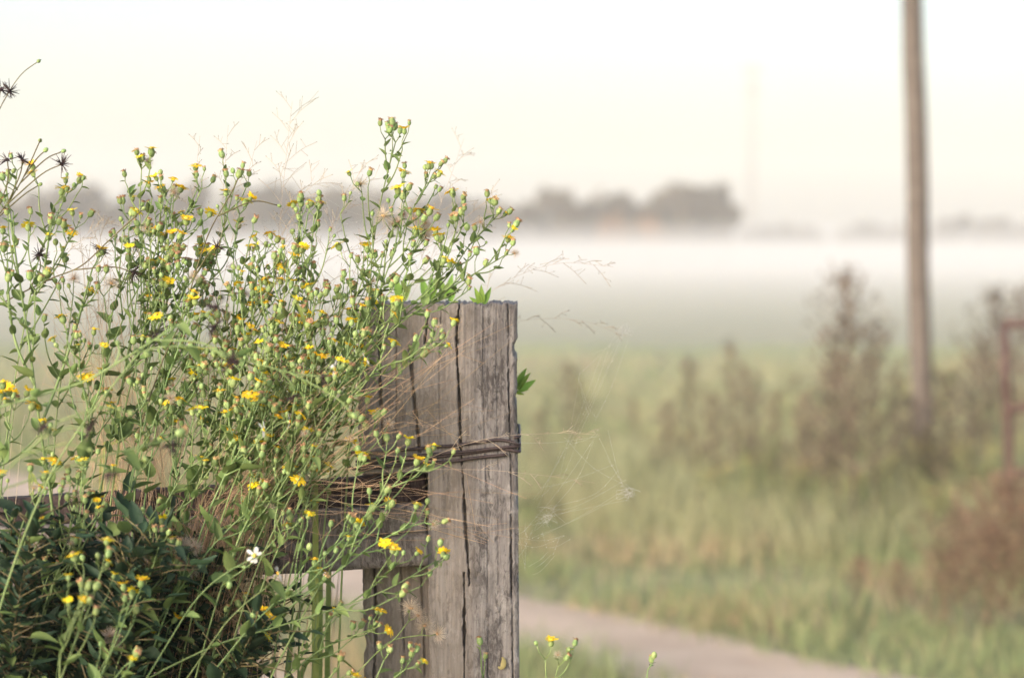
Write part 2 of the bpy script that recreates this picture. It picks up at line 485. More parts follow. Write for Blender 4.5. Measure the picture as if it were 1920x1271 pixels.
for px, top, w in ((1765, 420, 70), (1815, 414, 80), (1868, 420, 80), (1915, 428, 70), (1960, 424, 80)):
    tree(px, top - 5, w, 320, 'faint low tree on the horizon right of the utility pole', GF)

# ------------------------------------------------------------------ radio mast, utility poles, cable
def mast():
    b = P(1408, 480, 430); b.z = 0
    H = P(1408, 122, 430).z
    t = thing('radio_mast', b, 'faint lattice radio mast rising out of the fog', 'mast')
    R = 0.75
    legs = [Vector((R * math.cos(a), R * math.sin(a), 0)) for a in (0.5, 2.6, 4.7)]
    for l in legs:
        mb = MB(); mb.tube([l, l + Vector((0, 0, H))], 0.10, 6); add('leg', mb.mesh('leg', M['tower']), t)
    mb = MB(); n = 26
    for i in range(n):
        z0, z1 = H * i / n, H * (i + 1) / n
        for k in range(3):
            a, c = legs[k], legs[(k + 1) % 3]
            mb.tube([a + Vector((0, 0, z0)), c + Vector((0, 0, z1))], 0.045, 4)
            mb.tube([a + Vector((0, 0, z1)), c + Vector((0, 0, z1))], 0.045, 4)
    add('bracing', mb.mesh('bracing', M['tower']), t)
    for z in (H - 0.9, H - 5.2):
        for k, l in enumerate(legs):
            mb = MB(); o = l * 1.9
            mb.box((o.x - 0.2, o.y - 0.2, z - 1.1), (o.x + 0.2, o.y + 0.2, z + 1.1))
            mb.tube([l + Vector((0, 0, z)), o + Vector((0, 0, z))], 0.06, 4)
            add('antenna', mb.mesh('antenna', M['tower'], False), t)
mast()

def pole(base, top, r0, r1, label):
    t = thing('utility_pole', base, label, 'pole')
    ax = top - base
    mb = MB()
    pts = [ax * (i / 16) + Vector((0.006 * math.sin(i * 1.7), 0.006 * math.cos(i * 2.3), 0)) for i in range(17)]
    pts[0] = Vector((0, 0, -0.3))
    mb.tube(pts, [r0 + (r1 - r0) * i / 16 for i in range(17)], 20)
    add('shaft', mb.mesh('shaft', M['pole']), t)
    mb = MB(); c = ax - Vector((0, 0, 0.5)); mb.box(c + Vector((-0.9, -r1 - 0.1, -0.06)), c + Vector((0.9, -r1 + 0.01, 0.06)))
    ca = add('crossarm', mb.mesh('crossarm', M['pole'], False), t)
    ins = []
    for x in (-0.75, 0.75):
        mb = MB(); q = c + Vector((x, -r1 - 0.045, 0.06))
        mb.lathe([(0.02, 0), (0.02, 0.05), (0.05, 0.06), (0.05, 0.09), (0.03, 0.1), (0.04, 0.13), (0.02, 0.15)], 10, 0, Matrix.Translation(q))
        add('insulator', mb.mesh('insulator', M['tower']), ca)
        ins.append(base + q + Vector((0, 0, 0.14)))
    return ins
DP = 14.5
pb = P(1752, 774, DP); pb.z = 0
pt = P(1711, 0, DP); ax = (pt - P(1727, 700, DP)); ax = ax / ax.z
ptop = P(1727, 700, DP); ptop = ptop + ax * (7.6 - ptop.z)
pbase = P(1727, 700, DP) - ax * P(1727, 700, DP).z
i1 = pole(pbase, ptop, 0.077, 0.062, 'tall leaning wooden utility pole standing in the weeds')
p2 = Vector((-28.5, 84, 0))
i2 = pole(p2, p2 + Vector((0.1, 0, 8.4)), 0.13, 0.1, 'distant second utility pole far out to the left')
mb = MB()
a, b = i1[0], i2[0]
o = a.copy()
pts = [a.lerp(b, i / 30) + Vector((0, 0, -0.55 * 4 * (i / 30) * (1 - i / 30))) - o for i in range(31)]
mb.tube(pts, 0.016, 6)
tag(add('overhead_cable', mb.mesh('overhead_cable', M['cable']), None, Matrix.Translation(o)), 'faint overhead cable slanting across the top left sky', 'cable')

# ------------------------------------------------------------------ gate at the right edge
def gate():
    d = 11.2
    x0 = P(1882, 700, d).x
    zt = P(1887, 607, d).z
    t = thing('farm_gate', Vector((x0, d, 0)), 'rusty tubular farm gate at the right edge among weeds', 'gate')
    W, r = 3.2, 0.026
    for x in (0.0, W):
        mb = MB(); mb.tube([Vector((x + 0.05 * (1 - z / zt) * (x == 0), 0, z)) for z in (0.03, 0.4, 0.8, zt)], r, 10)
        add('stile', mb.mesh('stile', M['gate']), t)
    for z in (zt, P(1900, 765, d).z, P(1900, 888, d).z, 0.12):
        mb = MB(); mb.tube([Vector((0, 0.0, z)), Vector((W * 0.5, 0.0, z - 0.012)), Vector((W, 0, z))], r * 0.92, 10)
        add('tube_rail', mb.mesh('tube_rail', M['gate']), t)
    mb = MB(); mb.tube([Vector((0.02, -0.03, 0.14)), Vector((W - 0.02, -0.03, zt - 0.05))], 0.014, 8)
    add('brace', mb.mesh('brace', M['gate']), t)
    mb = MB(); mb.tube([Vector((W + 0.16, 0.0, -0.3)), Vector((W + 0.16, 0.0, 1.35))], [0.075, 0.07], 12)
    tag(add('gate_post', mb.mesh('gate_post', M['pole']), None, Matrix.Translation((x0, d, 0))), 'round wooden post carrying the far end of the gate', 'post')
gate()

# ------------------------------------------------------------------ meadow weeds behind the track
def brown_weed_mesh(seed, mat_, spread=0.30, n=34, q_=1.0, low=0.22, k_=6):
    """unit height dry weed: an upright stem, rising side branches crowded with seed clusters"""
    rs = random.Random(seed)
    st, fo = MB(), MB()
    lean = Vector((rs.uniform(-0.06, 0.06), rs.uniform(-0.05, 0.05), 0))
    axis = lambda t: Vector((0, 0, t)) + lean * t * t
    st.tube([axis(i / 8) for i in range(9)], [0.010 * (1 - 0.75 * i / 8) for i in range(9)], 5)
    def clump(p, s, k):
        for _ in range(k):
            q = p + Vector((rs.gauss(0, s), rs.gauss(0, s), rs.gauss(0, s * 1.3)))
            u = Vector((rs.gauss(0, 1), rs.gauss(0, 1), rs.gauss(0, 1))).normalized() * rs.uniform(0.007, 0.014) * q_
            w = u.orthogonal().normalized() * rs.uniform(0.004, 0.008) * q_
            fo.add([q - u, q + w, q + u, q - w], [(0, 1, 2, 3)])
    for k in range(n):
        t = low + (0.98 - low) * (k / n)
        a = k * 2.4 + rs.uniform(-.4, .4)
        l = spread * (1.05 - t) ** 0.8 * rs.uniform(0.5, 1.1) + 0.02
        p0 = axis(t)
        p1 = p0 + Vector((math.cos(a) * l, math.sin(a) * l, l * rs.uniform(0.7, 1.3)))
        pm = p0.lerp(p1, 0.5) + Vector((0, 0, -0.12 * l))
        st.tube([p0, pm, p1], [0.004, 0.003, 0.0015], 4)
        for j in range(4):
            clump(p0.lerp(p1, 0.35 + 0.65 * j / 3), 0.014 * q_, k_)
    clump(axis(1.0), 0.012, 12)
    return st.mesh('stem', mat_), fo.mesh('seed_clusters', mat_, False)
BW = [brown_weed_mesh(s, M['weed_brown'], sp, n) for s, sp, n in ((1, 0.34, 40), (2, 0.22, 30), (3, 0.16, 26), (4, 0.27, 34))]
RW = [brown_weed_mesh(s, M['weed_rust'], sp, n, 1.5, 0.06, 6) for s, sp, n in ((5, 0.75, 60), (6, 0.65, 56))]
def weed(px, top, basey, label, v, name='dry_weed', cat='weed', group=None, wide=1.0, lib=None):
    d = 1.47 * FPX / (basey - 480)
    b = P(px, basey, d); b.z = hgt(b.x, b.y) - 0.01
    h = P(px, top, d).z - b.z
    t = thing(name, b, label, cat, group)
    st, fo = (lib or BW)[v]
    S = Matrix.Diagonal((h * wide, h * wide, h, 1)) @ Matrix.Rotation(px * 0.37, 4, 'Z')
    s = add('stem', st, t, S); tag(add('seed_clusters', fo, t, S), kind='stuff')
weed(1600, 512, 1010, 'tallest brown feathery dried weed, left of the utility pole', 0, wide=0.9)
weed(1572, 600, 1000, 'brown dried weed leaning against the tallest one, left side', 3)
weed(1640, 610, 990, 'brown dried weed against the tallest one, pole side', 3)
weed(1340, 738, 968, 'dark brown upright weed in the middle of the meadow', 2, wide=1.2)
weed(1300, 672, 950, 'slender taller weed just left of the dark upright weed', 1)
weed(1375, 640, 905, 'faint slim weed behind the dark upright weed', 2)
weed(1245, 752, 930, 'short brown weed left of the two upright weeds', 3, wide=1.2)
weed(1078, 680, 872, 'pale blurred weed nearest the post on its right', 1, wide=1.2)
weed(1190, 745, 860, 'pale thin weed between the post and the upright weeds', 2)
weed(1010, 770, 930, 'short pale weed close to the right edge of the post', 3)
weed(1715, 745, 965, 'dark weed clump growing at the foot of the utility pole', 3, wide=1.5)
weed(1745, 800, 975, 'low dark weed right of the utility pole foot', 3, wide=1.5)
weed(1845, 545, 925, 'tall grey brown weed just left of the rusty gate', 0)
weed(1905, 540, 890, 'tall grey brown weed standing behind the rusty gate', 3)
weed(1815, 640, 940, 'leaning brown weed between the pole and the gate', 1, wide=1.3)
weed(1500, 740, 985, 'short brown weed left of the tallest dried weed', 3)
weed(1690, 700, 930, 'thin brown weed directly left of the utility pole', 1)
weed(1545, 690, 975, 'brown weed a little left of the tallest dried weed cluster', 1, wide=1.2)
weed(1780, 700, 985, 'brown feathery weed midway between pole and gate', 3, wide=1.2)
weed(1415, 690, 930, 'slim brown weed right of the faint slim weed', 1, wide=1.2)
weed(1450, 735, 940, 'thin dull weed midway between upright and tallest weeds', 2)
for px, top, by, lab in ((1765, 1040, 1200, 'rust brown dead bush nearest the track, left one of the pile'), (1850, 985, 1205, 'rust brown dead bush in the middle of the pile below the gate'),
                    (1930, 930, 1215, 'rust brown dead bush cut by the right edge of the picture'), (1685, 1060, 1160, 'low rust brown dead bush trailing off towards the track'),
                    (1890, 900, 1120, 'rust brown dead bush behind the pile, under the gate'), (1800, 960, 1120, 'thin rust brown dead bush behind the left end of the pile'),
                    (1610, 1050, 1130, 'small rust brown dead bush left of the pile, below the tallest dried weed')):
    weed(px, top, by, lab, px % 2, 'dead_bush', 'bush', None, 1.0, RW)

def green_weed_mesh(seed, gold):
    rs = random.Random(seed)
    st, fo = MB(), MB()
    for k in range(6):
        a = k * 1.05 + rs.uniform(-.3, .3); l = rs.uniform(0.1, 0.3); h = rs.uniform(0.7, 1.0)
        p0 = Vector((math.cos(a) * 0.03, math.sin(a) * 0.03, 0)); p1 = Vector((math.cos(a) * l, math.sin(a) * l, h))
        c = catmull([p0, p0.lerp(p1, 0.5) + Vector((0, 0, 0.08)), p1], 5)
        st.tube(c, [0.008, 0.007, 0.007, 0.006, 0.006, 0.005, 0.005, 0.004, 0.003, 0.003, 0.002], 4)
        for j in range(46):
            t = rs.uniform(0.08, 1); q = c[min(10, int(t * 10))]
            an = rs.uniform(0, 6.283); ll = rs.uniform(0.06, 0.13)
            dr = Vector((math.cos(an), math.sin(an), rs.uniform(-0.2, 0.7))).normalized()
            w = dr.cross(Vector((0, 0, 1))).normalized() * ll * 0.17
            fo.add([q, q + dr * ll * 0.5 + w, q + dr * ll + Vector((0, 0, -0.02)), q + dr * ll * 0.5 - w], [(0, 1, 2, 3)])
        if gold:
            for j in range(26):
                q = p1 + Vector((rs.gauss(0, 0.045), rs.gauss(0, 0.045), rs.gauss(-0.02, 0.07)))
                u = Vector((rs.gauss(0, 1), rs.gauss(0, 1), rs.gauss(0, 1))).normalized() * 0.013; w = u.orthogonal()
                fo.add([q - u, q + w, q + u, q - w], [(0, 1, 2, 3)], 1)
    return st.mesh('stem', M['weed_green']), fo.mesh('foliage', [M['weed_green'], M['weed_gold']], False)
GW = [green_weed_mesh(s, s % 2 == 0) for s in range(6)]
rs = random.Random(77)
GREEN_SPOTS = []
for i in range(115):
    px = rs.uniform(1010, 1960)
    by = rs.uniform(745, 1030)
    k = (px - 1000) / 900
    if rs.random() > 0.15 + 0.95 * k: continue
    GREEN_SPOTS.append((px, by, rs.uniform(0.14, 0.36) + 0.36 * k * rs.random() ** 2))
for i in range(26):
    GREEN_SPOTS.append((rs.uniform(-60, 660), rs.uniform(680, 860), rs.uniform(0.2, 0.4)))
for i, (px, by, h) in enumerate(GREEN_SPOTS):
    d = 1.47 * FPX / (by - 480)
    b = P(px, by, d); b.z = hgt(b.x, b.y) - 0.01
    if on_rut(b.x, b.y, 0.25): continue
    left = px < 700
    gold = 'yellow tipped' if i % 2 == 0 else 'plain green'
    zone = ('glimpsed between the yellow flower stems' if left else 'in the pale meadow nearest the post' if px < 1180 else 'round the dark upright weeds in mid meadow' if px < 1430
            else 'round the tallest dried weed' if px < 1660 else 'about the foot of the utility pole' if px < 1800 else 'about the rusty gate')
    zone += ', front row' if (by > 900 and not left) else ', back row'
    t = thing('meadow_weed', b, 'blurred %s leafy weed %s' % (gold, zone), 'weed', 'leafy weeds ' + zone)
    S = Matrix.Diagonal((h * 1.1, h * 1.1, h, 1)) @ Matrix.Rotation(i * 1.3, 4, 'Z')
    add('stem', GW[i % 6][0], t, S); add('foliage', GW[i % 6][1], t, S)

# ------------------------------------------------------------------ fence: post, rails, wire
PXM = 3.0 / FPX                                   # metres per photograph pixel at the post
PD = 3.0
def zpx(py, d=PD): return P(960, py, d).z
def rough_beam(name, x0, x1, z0, z1, y0, y1, mat_, nx, nz, depth_fn, zcut=None, label=None, cat=None):
    """beam whose camera-side face is a fine grid pushed in by depth_fn(x, z)"""
    o = Vector(((x0 + x1) / 2, y0, z0))
    v, f = [], []
    zs = [z0 + (z1 - z0) * j / nz for j in range(nz + 1)]
    if zcut is not None:
        zs = [z0] + [zcut + (z1 - zcut) * j / nz for j in range(nz + 1)]
    for z in zs:
        for i in range(nx + 1):
            x = x0 + (x1 - x0) * i / nx
            dx, dep, dz = depth_fn(x, z)
            v.append((x + dx - o.x, y0 + dep - o.y, z + dz - o.z))
    n = nx + 1; rows = len(zs)
    for j in range(rows - 1):
        for i in range(nx):
            f.append((j * n + i, j * n + i + 1, (j + 1) * n + i + 1, (j + 1) * n + i))
    # sides, top, bottom and back follow the grid's rim
    rim = [i for i in range(nx + 1)] + [j * n + nx for j in range(1, rows)] + [(rows - 1) * n + i for i in range(nx - 1, -1, -1)] + [j * n for j in range(rows - 2, 0, -1)]
    b = len(v)
    for r in rim:
        p = v[r]; v.append((p[0], y1 - o.y, p[2]))
    m = len(rim)
    for k in range(m):
        k2 = (k + 1) % m
        f.append((rim[k2], rim[k], b + k, b + k2))
    f.append(tuple(b + k for k in range(m - 1, -1, -1)))
    mb = MB(); mb.add(v, f)
    return mb.mesh(name, mat_, True), o

X0, X1 = P(671, 900, PD).x, P(969, 900, PD).x
def xpx(px): return P(px, 900, PD).x
ZTOP = zpx(570)
NOTCH_X, NOTCH_Z, NOTCH = xpx(800), zpx(888), 0.058
# cracks: (list of (px, py), half width px, depth m)
CRACKS = [([(860, 572), (857, 600), (856, 640), (861, 720), (863, 850), (869, 960), (875, 1040), (877, 1098)], 2.1, 0.020),
          ([(867, 1075), (868, 1130), (866, 1200), (865, 1300)], 2.1, 0.020),
          ([(712, 575), (713, 660), (714, 760), (717, 838)], 2.0, 0.013),
          ([(801, 590), (797, 645)], 2.2, 0.012),
          ([(770, 650), (776, 740), (782, 800), (786, 850)], 2.8, 0.015),
          ([(951, 568), (953, 640), (955, 800), (956, 1000), (957, 1280)], 1.2, 0.010),
          ([(693, 1060), (696, 1150), (690, 1290)], 2.5, 0.015),
          ([(742, 575), (744, 700), (741, 840)], 0.9, 0.005),
          ([(826, 580), (824, 760), (830, 900)], 0.8, 0.004),
          ([(905, 575), (906, 760), (912, 1000), (910, 1280)], 0.8, 0.004),
          ([(930, 580), (933, 900), (930, 1270)], 0.7, 0.003),
          ([(786, 1090), (788, 1280)], 1.4, 0.006), ([(838, 890), (836, 1280)], 0.7, 0.003), ([(745, 1065), (750, 1280)], 1.3, 0.008)]
CR = [([(xpx(a), zpx(b_)) for a, b_ in pts], w * PXM, dp) for pts, w, dp in CRACKS]
KNOTS = [(857, 601, 7, 0.014), (930, 1012, 6, 0.004), (858, 640, 5, 0.010), (893, 1082, 9, 0.003)]
KN = [(xpx(a), zpx(b_), r * PXM, dp) for a, b_, r, dp in KNOTS]
def post_depth(x, z):
    nz_ = noise.noise
    wob = 0.0011 * nz_(Vector((0.3, 0, z * 11))) + 0.0006 * nz_(Vector((3, x * 40, z * 90)))
    dep = 0.0009 * nz_(Vector((x * 260, 0, z * 7))) + 0.0009 * nz_(Vector((x * 90, 5, z * 4))) + 0.0012 * nz_(Vector((x * 24, 1, z * 9)))
    for pts, w, dp in CR:
        if z > pts[0][1] + 0.002 or z < pts[-1][1] - 0.002: continue
        for k in range(len(pts) - 1):
            if pts[k + 1][1] <= z <= pts[k][1] + 0.002:
                t = (pts[k][1] - z) / max(1e-6, pts[k][1] - pts[k + 1][1])
                cx = pts[k][0] + (pts[k + 1][0] - pts[k][0]) * t + wob
                cx += 0.0007 * nz_(Vector((w * 1e4, 7, z * 190)))
                ww = w * max(0.22, 0.75 + 1.1 * nz_(Vector((w * 1e4, 7, z * 13))) + 0.6 * nz_(Vector((0, w * 1e4, z * 75))))
                e = abs(x - cx) / max(ww, 1e-5)
                if e < 1.6: dep = max(dep, dp * max(0, 1 - (e / 1.6) ** 2))
                elif e < 4.5: dep -= 0.0012 * (1 - (e - 1.6) / 2.9) * (0.5 + nz_(Vector((x * 20, 3, z * 25))))
                break
    for kx, kz, r, dp in KN:
        q = math.hypot(x - kx, (z - kz) * 0.8) / r
        if q < 1: dep = max(dep, dp * (1 - q * q))
    # step back where the rails are let in
    if z < NOTCH_Z + wob * 2 and x < NOTCH_X + wob: dep += NOTCH
    # worn arrises
    for e in (x - X0, X1 - x):
        if e < 0.007: dep += 0.5 * (0.007 - e) ** 2 / 0.007 + 0.0008 * nz_(Vector((9, 3, z * 40)))
    dz = 0.0
    if z > ZTOP - 0.012:
        dz = (0.0035 * nz_(Vector((x * 60, 2, 0))) + 0.0035 * nz_(Vector((x * 230, 2, 4)))) * (z - ZTOP + 0.012) / 0.012
        dep += 0.15 * (z - ZTOP + 0.012) ** 2 / 0.012
    dx = 0.0015 * nz_(Vector((4, x * 3, z * 6))) + (ZTOP - z) * 0.006
    for sg, e in ((1, x - X0), (-1, X1 - x)):
        if e < 0.012:
            chip = max(0.0, nz_(Vector((sg * 5, 1, z * 28))) - 0.15) * 0.010 + 0.0012 * nz_(Vector((sg, 8, z * 150)))
            dx += sg * chip * (1 - e / 0.012)
    return dx, dep, dz
me, o = rough_beam('post_body', X0, X1, -0.4, ZTOP, PD, PD + 0.20, M['post'], 190, 400, post_depth, zcut=0.80)
post = thing('fence_post', Vector((o.x, o.y + 0.1, 0)), 'weathered grey wooden fence post with long cracks, wrapped in wire', 'post')
add('timber', me, post, Matrix.Translation(o - post.location))

def rail_depth(seed, x0, x1, z0, z1, amp=1.0):
    def fn(x, z):
        n_ = noise.noise
        dep = amp * (0.0012 * n_(Vector((x * 6, seed, z * 220))) + 0.002 * n_(Vector((x * 4, seed + 3, z * 50))) + 0.003 * n_(Vector((x * 12, seed + 5, z * 20))))
        c = n_(Vector((x * 3, seed + 9, 0))) * 0.012 + z0 + (z1 - z0) * 0.55
        e = abs(z - c) / 0.0022
        if e < 1.5 and n_(Vector((x * 5, seed, 6))) > -0.1: dep = max(dep, 0.010 * (1 - (e / 1.5) ** 2))
        ez = min(z - z0, z1 - z)
        if ez < 0.006: dep += 0.6 * (0.006 - ez) ** 2 / 0.006
        dz = (0.004 * n_(Vector((x * 9, seed, 1))) + 0.0016 * n_(Vector((x * 50, seed, 2)))) * (1 if z > (z0 + z1) / 2 else 0.5)
        ex = x1 - x
        dx = 0.003 * n_(Vector((seed, z * 50, 1))) if ex < 0.01 else 0
        return dx, dep, dz
    return fn
def rail(name, px_end, top, bot, y0, y1, mat_, seed, label, xl=-2.3, nx=500, nz=48):
    x1 = P(px_end, top, y0).x; z1 = P(px_end, top, y0).z; z0 = P(px_end, bot, y0).z
    me, o = rough_beam(name, xl, x1, z0, z1, y0, y1, mat_, nx, nz, rail_depth(seed, xl, x1, z0, z1))
    piv = Vector((x1, (y0 + y1) / 2, z1))
    r = thing('fence_rail', piv, label, 'rail')
    add('board', me, r, Matrix.Rotation(math.radians(-3.4), 4, 'Y') @ Matrix.Translation(o - piv))
    return r
rail('board', 796, 945, 1060, 2.988, 3.052, M['rail'], 11, 'grey weathered lower fence rail butting against the post')
r2 = rail('board', 796, 889, 943, 3.018, 3.055, M['rail_dark'], 23, 'dark rotten upper fence rail lying on the grey one', nz=30)
r2.rotation_euler = (0, 0, 0)

def wire():
    t_pts = []
    hw, hd = (X1 - X0) / 2 + 0.0028, 0.10 + 0.0028
    cx, cyy = (X0 + X1) / 2 + 0.0012, PD + 0.10
    rc = 0.008
    loop = []
    def corner(ax, ay, a0):
        for k in range(5):
            a = a0 + k / 4 * math.pi / 2
            loop.append((ax + rc * math.cos(a), ay + rc * math.sin(a)))
    corner(cx + hw - rc, cyy - hd + rc, -math.pi / 2)
    corner(cx + hw - rc, cyy + hd - rc, 0)
    corner(cx - hw + rc, cyy + hd - rc, math.pi / 2)
    corner(cx - hw + rc, cyy - hd + rc, math.pi)
    for k in range(1, 24):                        # front run, left to right
        loop.append((cx - hw + rc + (2 * hw - 2 * rc) * k / 24, cyy - hd))
    z_r = [zpx(818), zpx(833), zpx(836), zpx(847)]
    z_l = [zpx(852), zpx(864), zpx(872), zpx(880)]
    turns = 4; m = len(loop)
    for tn in range(turns):
        for k, (x, y) in enumerate(loop):
            u = (x - (cx - hw)) / (2 * hw)
            prog = k / m
            zl = z_l[tn]; zr = z_r[tn]
            if k < 10: zr = z_r[tn]
            z = zl + (zr - zl) * u ** 0.8 if u > 0 else zl
            if k < m * 0.30 and tn > 0: z = z_l[tn - 1] * 0 + zr if u > 0.9 else z
            bow = -0.0035 * math.sin(math.pi * u) * (y < cyy - hd + 0.001)
            off = 0.0016 * noise.noise(Vector((x * 30, y * 30, tn * 5.0)))
            t_pts.append(Vector((x, y - 0.0022 * (tn % 2) - abs(off), z + bow + off * 1.5)))
    # loose tail at the left corner
    last = t_pts[0]
    mb = MB()
    base = Vector((cx, cyy, zpx(850)))
    # smooth heights across the turn joints
    for s in range(3):
        t_pts = [t_pts[0]] + [Vector((t_pts[i].x, t_pts[i].y, (t_pts[i - 1].z + 2 * t_pts[i].z + t_pts[i + 1].z) / 4)) for i in range(1, len(t_pts) - 1)] + [t_pts[-1]]
    mb.tube([p - base for p in t_pts], 0.0023, 7)
    w = thing('tie_wire', base, 'dark rusty wire wound several times round the post', 'wire')
    add('windings', mb.mesh('windings', M['wire']), w)
    c = Vector((X0 - 0.002, PD - 0.006, zpx(862))) - base
    mb = MB(); mb.tube([c + Vector((0.010 * math.cos(a) - 0.002, -0.002 * math.sin(a * 0.5), 0.012 * math.sin(a))) for a in [k * 0.5 for k in range(13)]], 0.0023, 7)
    add('twisted_end', mb.mesh('twisted_end', M['wire']), w)
wire()

# ------------------------------------------------------------------ small plant pieces (shared meshes)
def leaf_mesh(name, mat_, L=1.0, W=0.42, fold=0.12, curl=0.25, seg=6, clasp=0.3, wav=0.0):
    """leaf along +X with tip at x=1, upper side +Z"""
    v, f = [], []
    for i in range(seg + 1):
        t = i / seg
        w = W * 0.5 * (math.sin(math.pi * (t * 0.93 + 0.07) ** 0.75) ** 0.9 if t < 1 else 0.0) + (clasp * W * 0.5 * (1 - t) ** 3)
        z = -curl * t * t + wav * math.sin(t * 9)
        zz = fold * w * 2
        v += [(t * L, -w, z + zz), (t * L, -w * 0.45, z + zz * 0.3), (t * L, 0, z), (t * L, w * 0.45, z + zz * 0.3), (t * L, w, z + zz)]
    for i in range(seg):
        for k in range(4):
            b = i * 5 + k
            f.append((b, b + 5, b + 6, b + 1))
    mb = MB(); mb.add(v, f)
    return mb.mesh(name, mat_)
LEAVES = [leaf_mesh('leaf', M['leaf'], W=w, fold=fo, curl=cu, wav=wv) for w, fo, cu, wv in ((0.44, 0.25, 0.1, 0), (0.38, 0.1, 0.35, 0.02), (0.5, 0.35, -0.12, 0.015), (0.34, 0.2, 0.5, 0))]
SHADE_LEAVES = [leaf_mesh('leaf', M['leaf_shaded'], W=w, fold=fo, curl=cu, wav=wv) for w, fo, cu, wv in ((0.40, 0.2, 0.15, 0.02), (0.36, 0.1, 0.4, 0.02), (0.46, 0.3, -0.1, 0.03))]
FRESH = [leaf_mesh('leaf', M['leaf_fresh'], W=w, fold=fo, curl=cu) for w, fo, cu in ((0.30, 0.25, 0.15), (0.36, 0.15, 0.35))]
mm = 0.001
def involucre_mesh(s, sides=11):
    mb = MB()
    prof = [(0.8, -0.5), (2.2, 0.3), (3.9, 2.0), (4.7, 4.4), (4.6, 6.6), (3.9, 8.8), (3.5, 10.4), (3.7, 11.4)]
    mb.lathe([(r * mm * s, z * mm * s) for r, z in prof], sides)
    for k in range(11):                          # loose bract tips
        a = k * 0.571 + 0.2
        c, sn = math.cos(a), math.sin(a)
        r0, z0, r1, z1 = 4.75 * mm * s, 5.4 * mm * s, 4.2 * mm * s, 10.6 * mm * s
        w = 0.9 * mm * s
        mb.add([(c * r0 - sn * w, sn * r0 + c * w, z0), (c * r0 + sn * w, sn * r0 - c * w, z0), (c * r1 * 1.06, sn * r1 * 1.06, z1)], [(0, 1, 2)])
    return mb.mesh('flower_head', M['involucre'])
def bud_mesh(s):
    mb = MB()
    mb.lathe([(r * mm * s, z * mm * s) for r, z in [(0.7, -0.5), (2.3, 0.6), (3.4, 2.6), (3.6, 4.6), (3.0, 6.6), (1.8, 8.0), (0.5, 8.6)]], 9)
    return mb.mesh('bud', M['involucre'])
def ray_mesh(n, R, seed, mats, disc=True, w=1.7, lift=0.15, drop=0.3, rag=0.25, r0=2.6, zb=10.6):
    rs = random.Random(seed); mb = MB()
    for k in range(n):
        a = 6.2832 * k / n + rs.uniform(-rag, rag) * 6.28 / n
        L = R * rs.uniform(0.78, 1.08); li = lift + rs.uniform(-0.2, 0.2); ww = w * rs.uniform(0.8, 1.15)
        c, sn = math.cos(a), math.sin(a)
        row = []
        for t, wf in ((0, 0.5), (0.4, 1.0), (0.8, 1.0), (1.0, 0.45)):
            r = r0 + (L - r0) * t; z = zb + li * (r - r0) - drop * t * t * R * 0.3
            row.append((r, z, ww * wf))
        v = []
        for r, z, wd in row:
            for sg in (-1, 1):
                v.append(((c * r - sn * wd * sg) * mm, (sn * r + c * wd * sg) * mm, (z + (0.25 if sg > 0 else 0)) * mm))
        mb.add(v, [(0, 1, 3, 2), (2, 3, 5, 4), (4, 5, 7, 6)])
    if disc:
        mb.lathe([(3.6 * mm, (zb - 0.2) * mm), (3.5 * mm, (zb + 1.2) * mm), (2.5 * mm, (zb + 2.2) * mm), (0.8 * mm, (zb + 2.7) * mm)], 9, 1)
    return mb.mesh('petals', mats)
def withered_mesh(seed):
    rs = random.Random(seed); mb = MB()
    for k in range(20):
        a = rs.uniform(0, 6.283); c, sn = math.cos(a), math.sin(a)
        r1 = rs.uniform(3.0, 6.4); z0 = 10.6; z1 = z0 + rs.uniform(0.3, 3.6)
        rm, zm = r1 * 0.62, z0 + rs.uniform(1.2, 3.4)
        w = rs.uniform(0.5, 1.0)
        v = []
        for r, z, ww in ((1.2, z0, w), (rm, zm, w * 1.2), (r1, z1, w), (r1 * 0.9, z1 - 1.1, w * 0.4)):
            for sg in (-1, 1):
                v.append(((c * r - sn * ww * sg) * mm, (sn * r + c * ww * sg) * mm, z * mm))
        mb.add(v, [(0, 1, 3, 2), (2, 3, 5, 4), (4, 5, 7, 6)])
    mb.lathe([(3.4 * mm, 10.2 * mm), (3.8 * mm, 11.6 * mm), (2.6 * mm, 12.7 * mm), (0.6 * mm, 13.0 * mm)], 8)
    return mb.mesh('withered_petals', M['withered'])
def burst_mesh(seed, n, L, r, mat_, name, sph=0.15, core=2.2, sides=3):
    rs = random.Random(seed); mb = MB()
    for k in range(n):
        z = rs.uniform(-sph, 1); a = rs.uniform(0, 6.283); q = math.sqrt(max(0, 1 - z * z))
        d = Vector((q * math.cos(a), q * math.sin(a), z))
        l = L * rs.uniform(0.7, 1.1)
        e = d * l + Vector((rs.gauss(0, .05), rs.gauss(0, .05), 0)) * l
        mb.tube([d * core * 0.5 * mm, e * 0.6 * mm, e * mm], [r * mm, r * mm, r * 0.5 * mm], sides, cap=False)
    mb.lathe([(0.6 * mm, -2 * mm), (core * mm, -0.8 * mm), (core * mm, 0.8 * mm), (0.5 * mm, 2 * mm)], 7, 1)
    return mb.mesh(name, [mat_, M['withered'] if mat_ == M['puff'] else mat_])
INV = [involucre_mesh(s) for s in (0.92, 1.04)]
BUD = [bud_mesh(s) for s in (0.8, 1.0, 1.2)]
OPEN = [ray_mesh(n, R, s, [M['yellow'], M['disc']], lift=li) for n, R, s, li in ((15, 11.5, 1, 0.1), (17, 12.5, 2, -0.05), (13, 10.5, 3, 0.3), (16, 11, 4, 0.55))]
WITH = [withered_mesh(s) for s in range(5)]
PUFF = [burst_mesh(s, 170, 12.5, 0.13, M['puff'], 'seed_head', 0.75, 2.8) for s in range(2)]
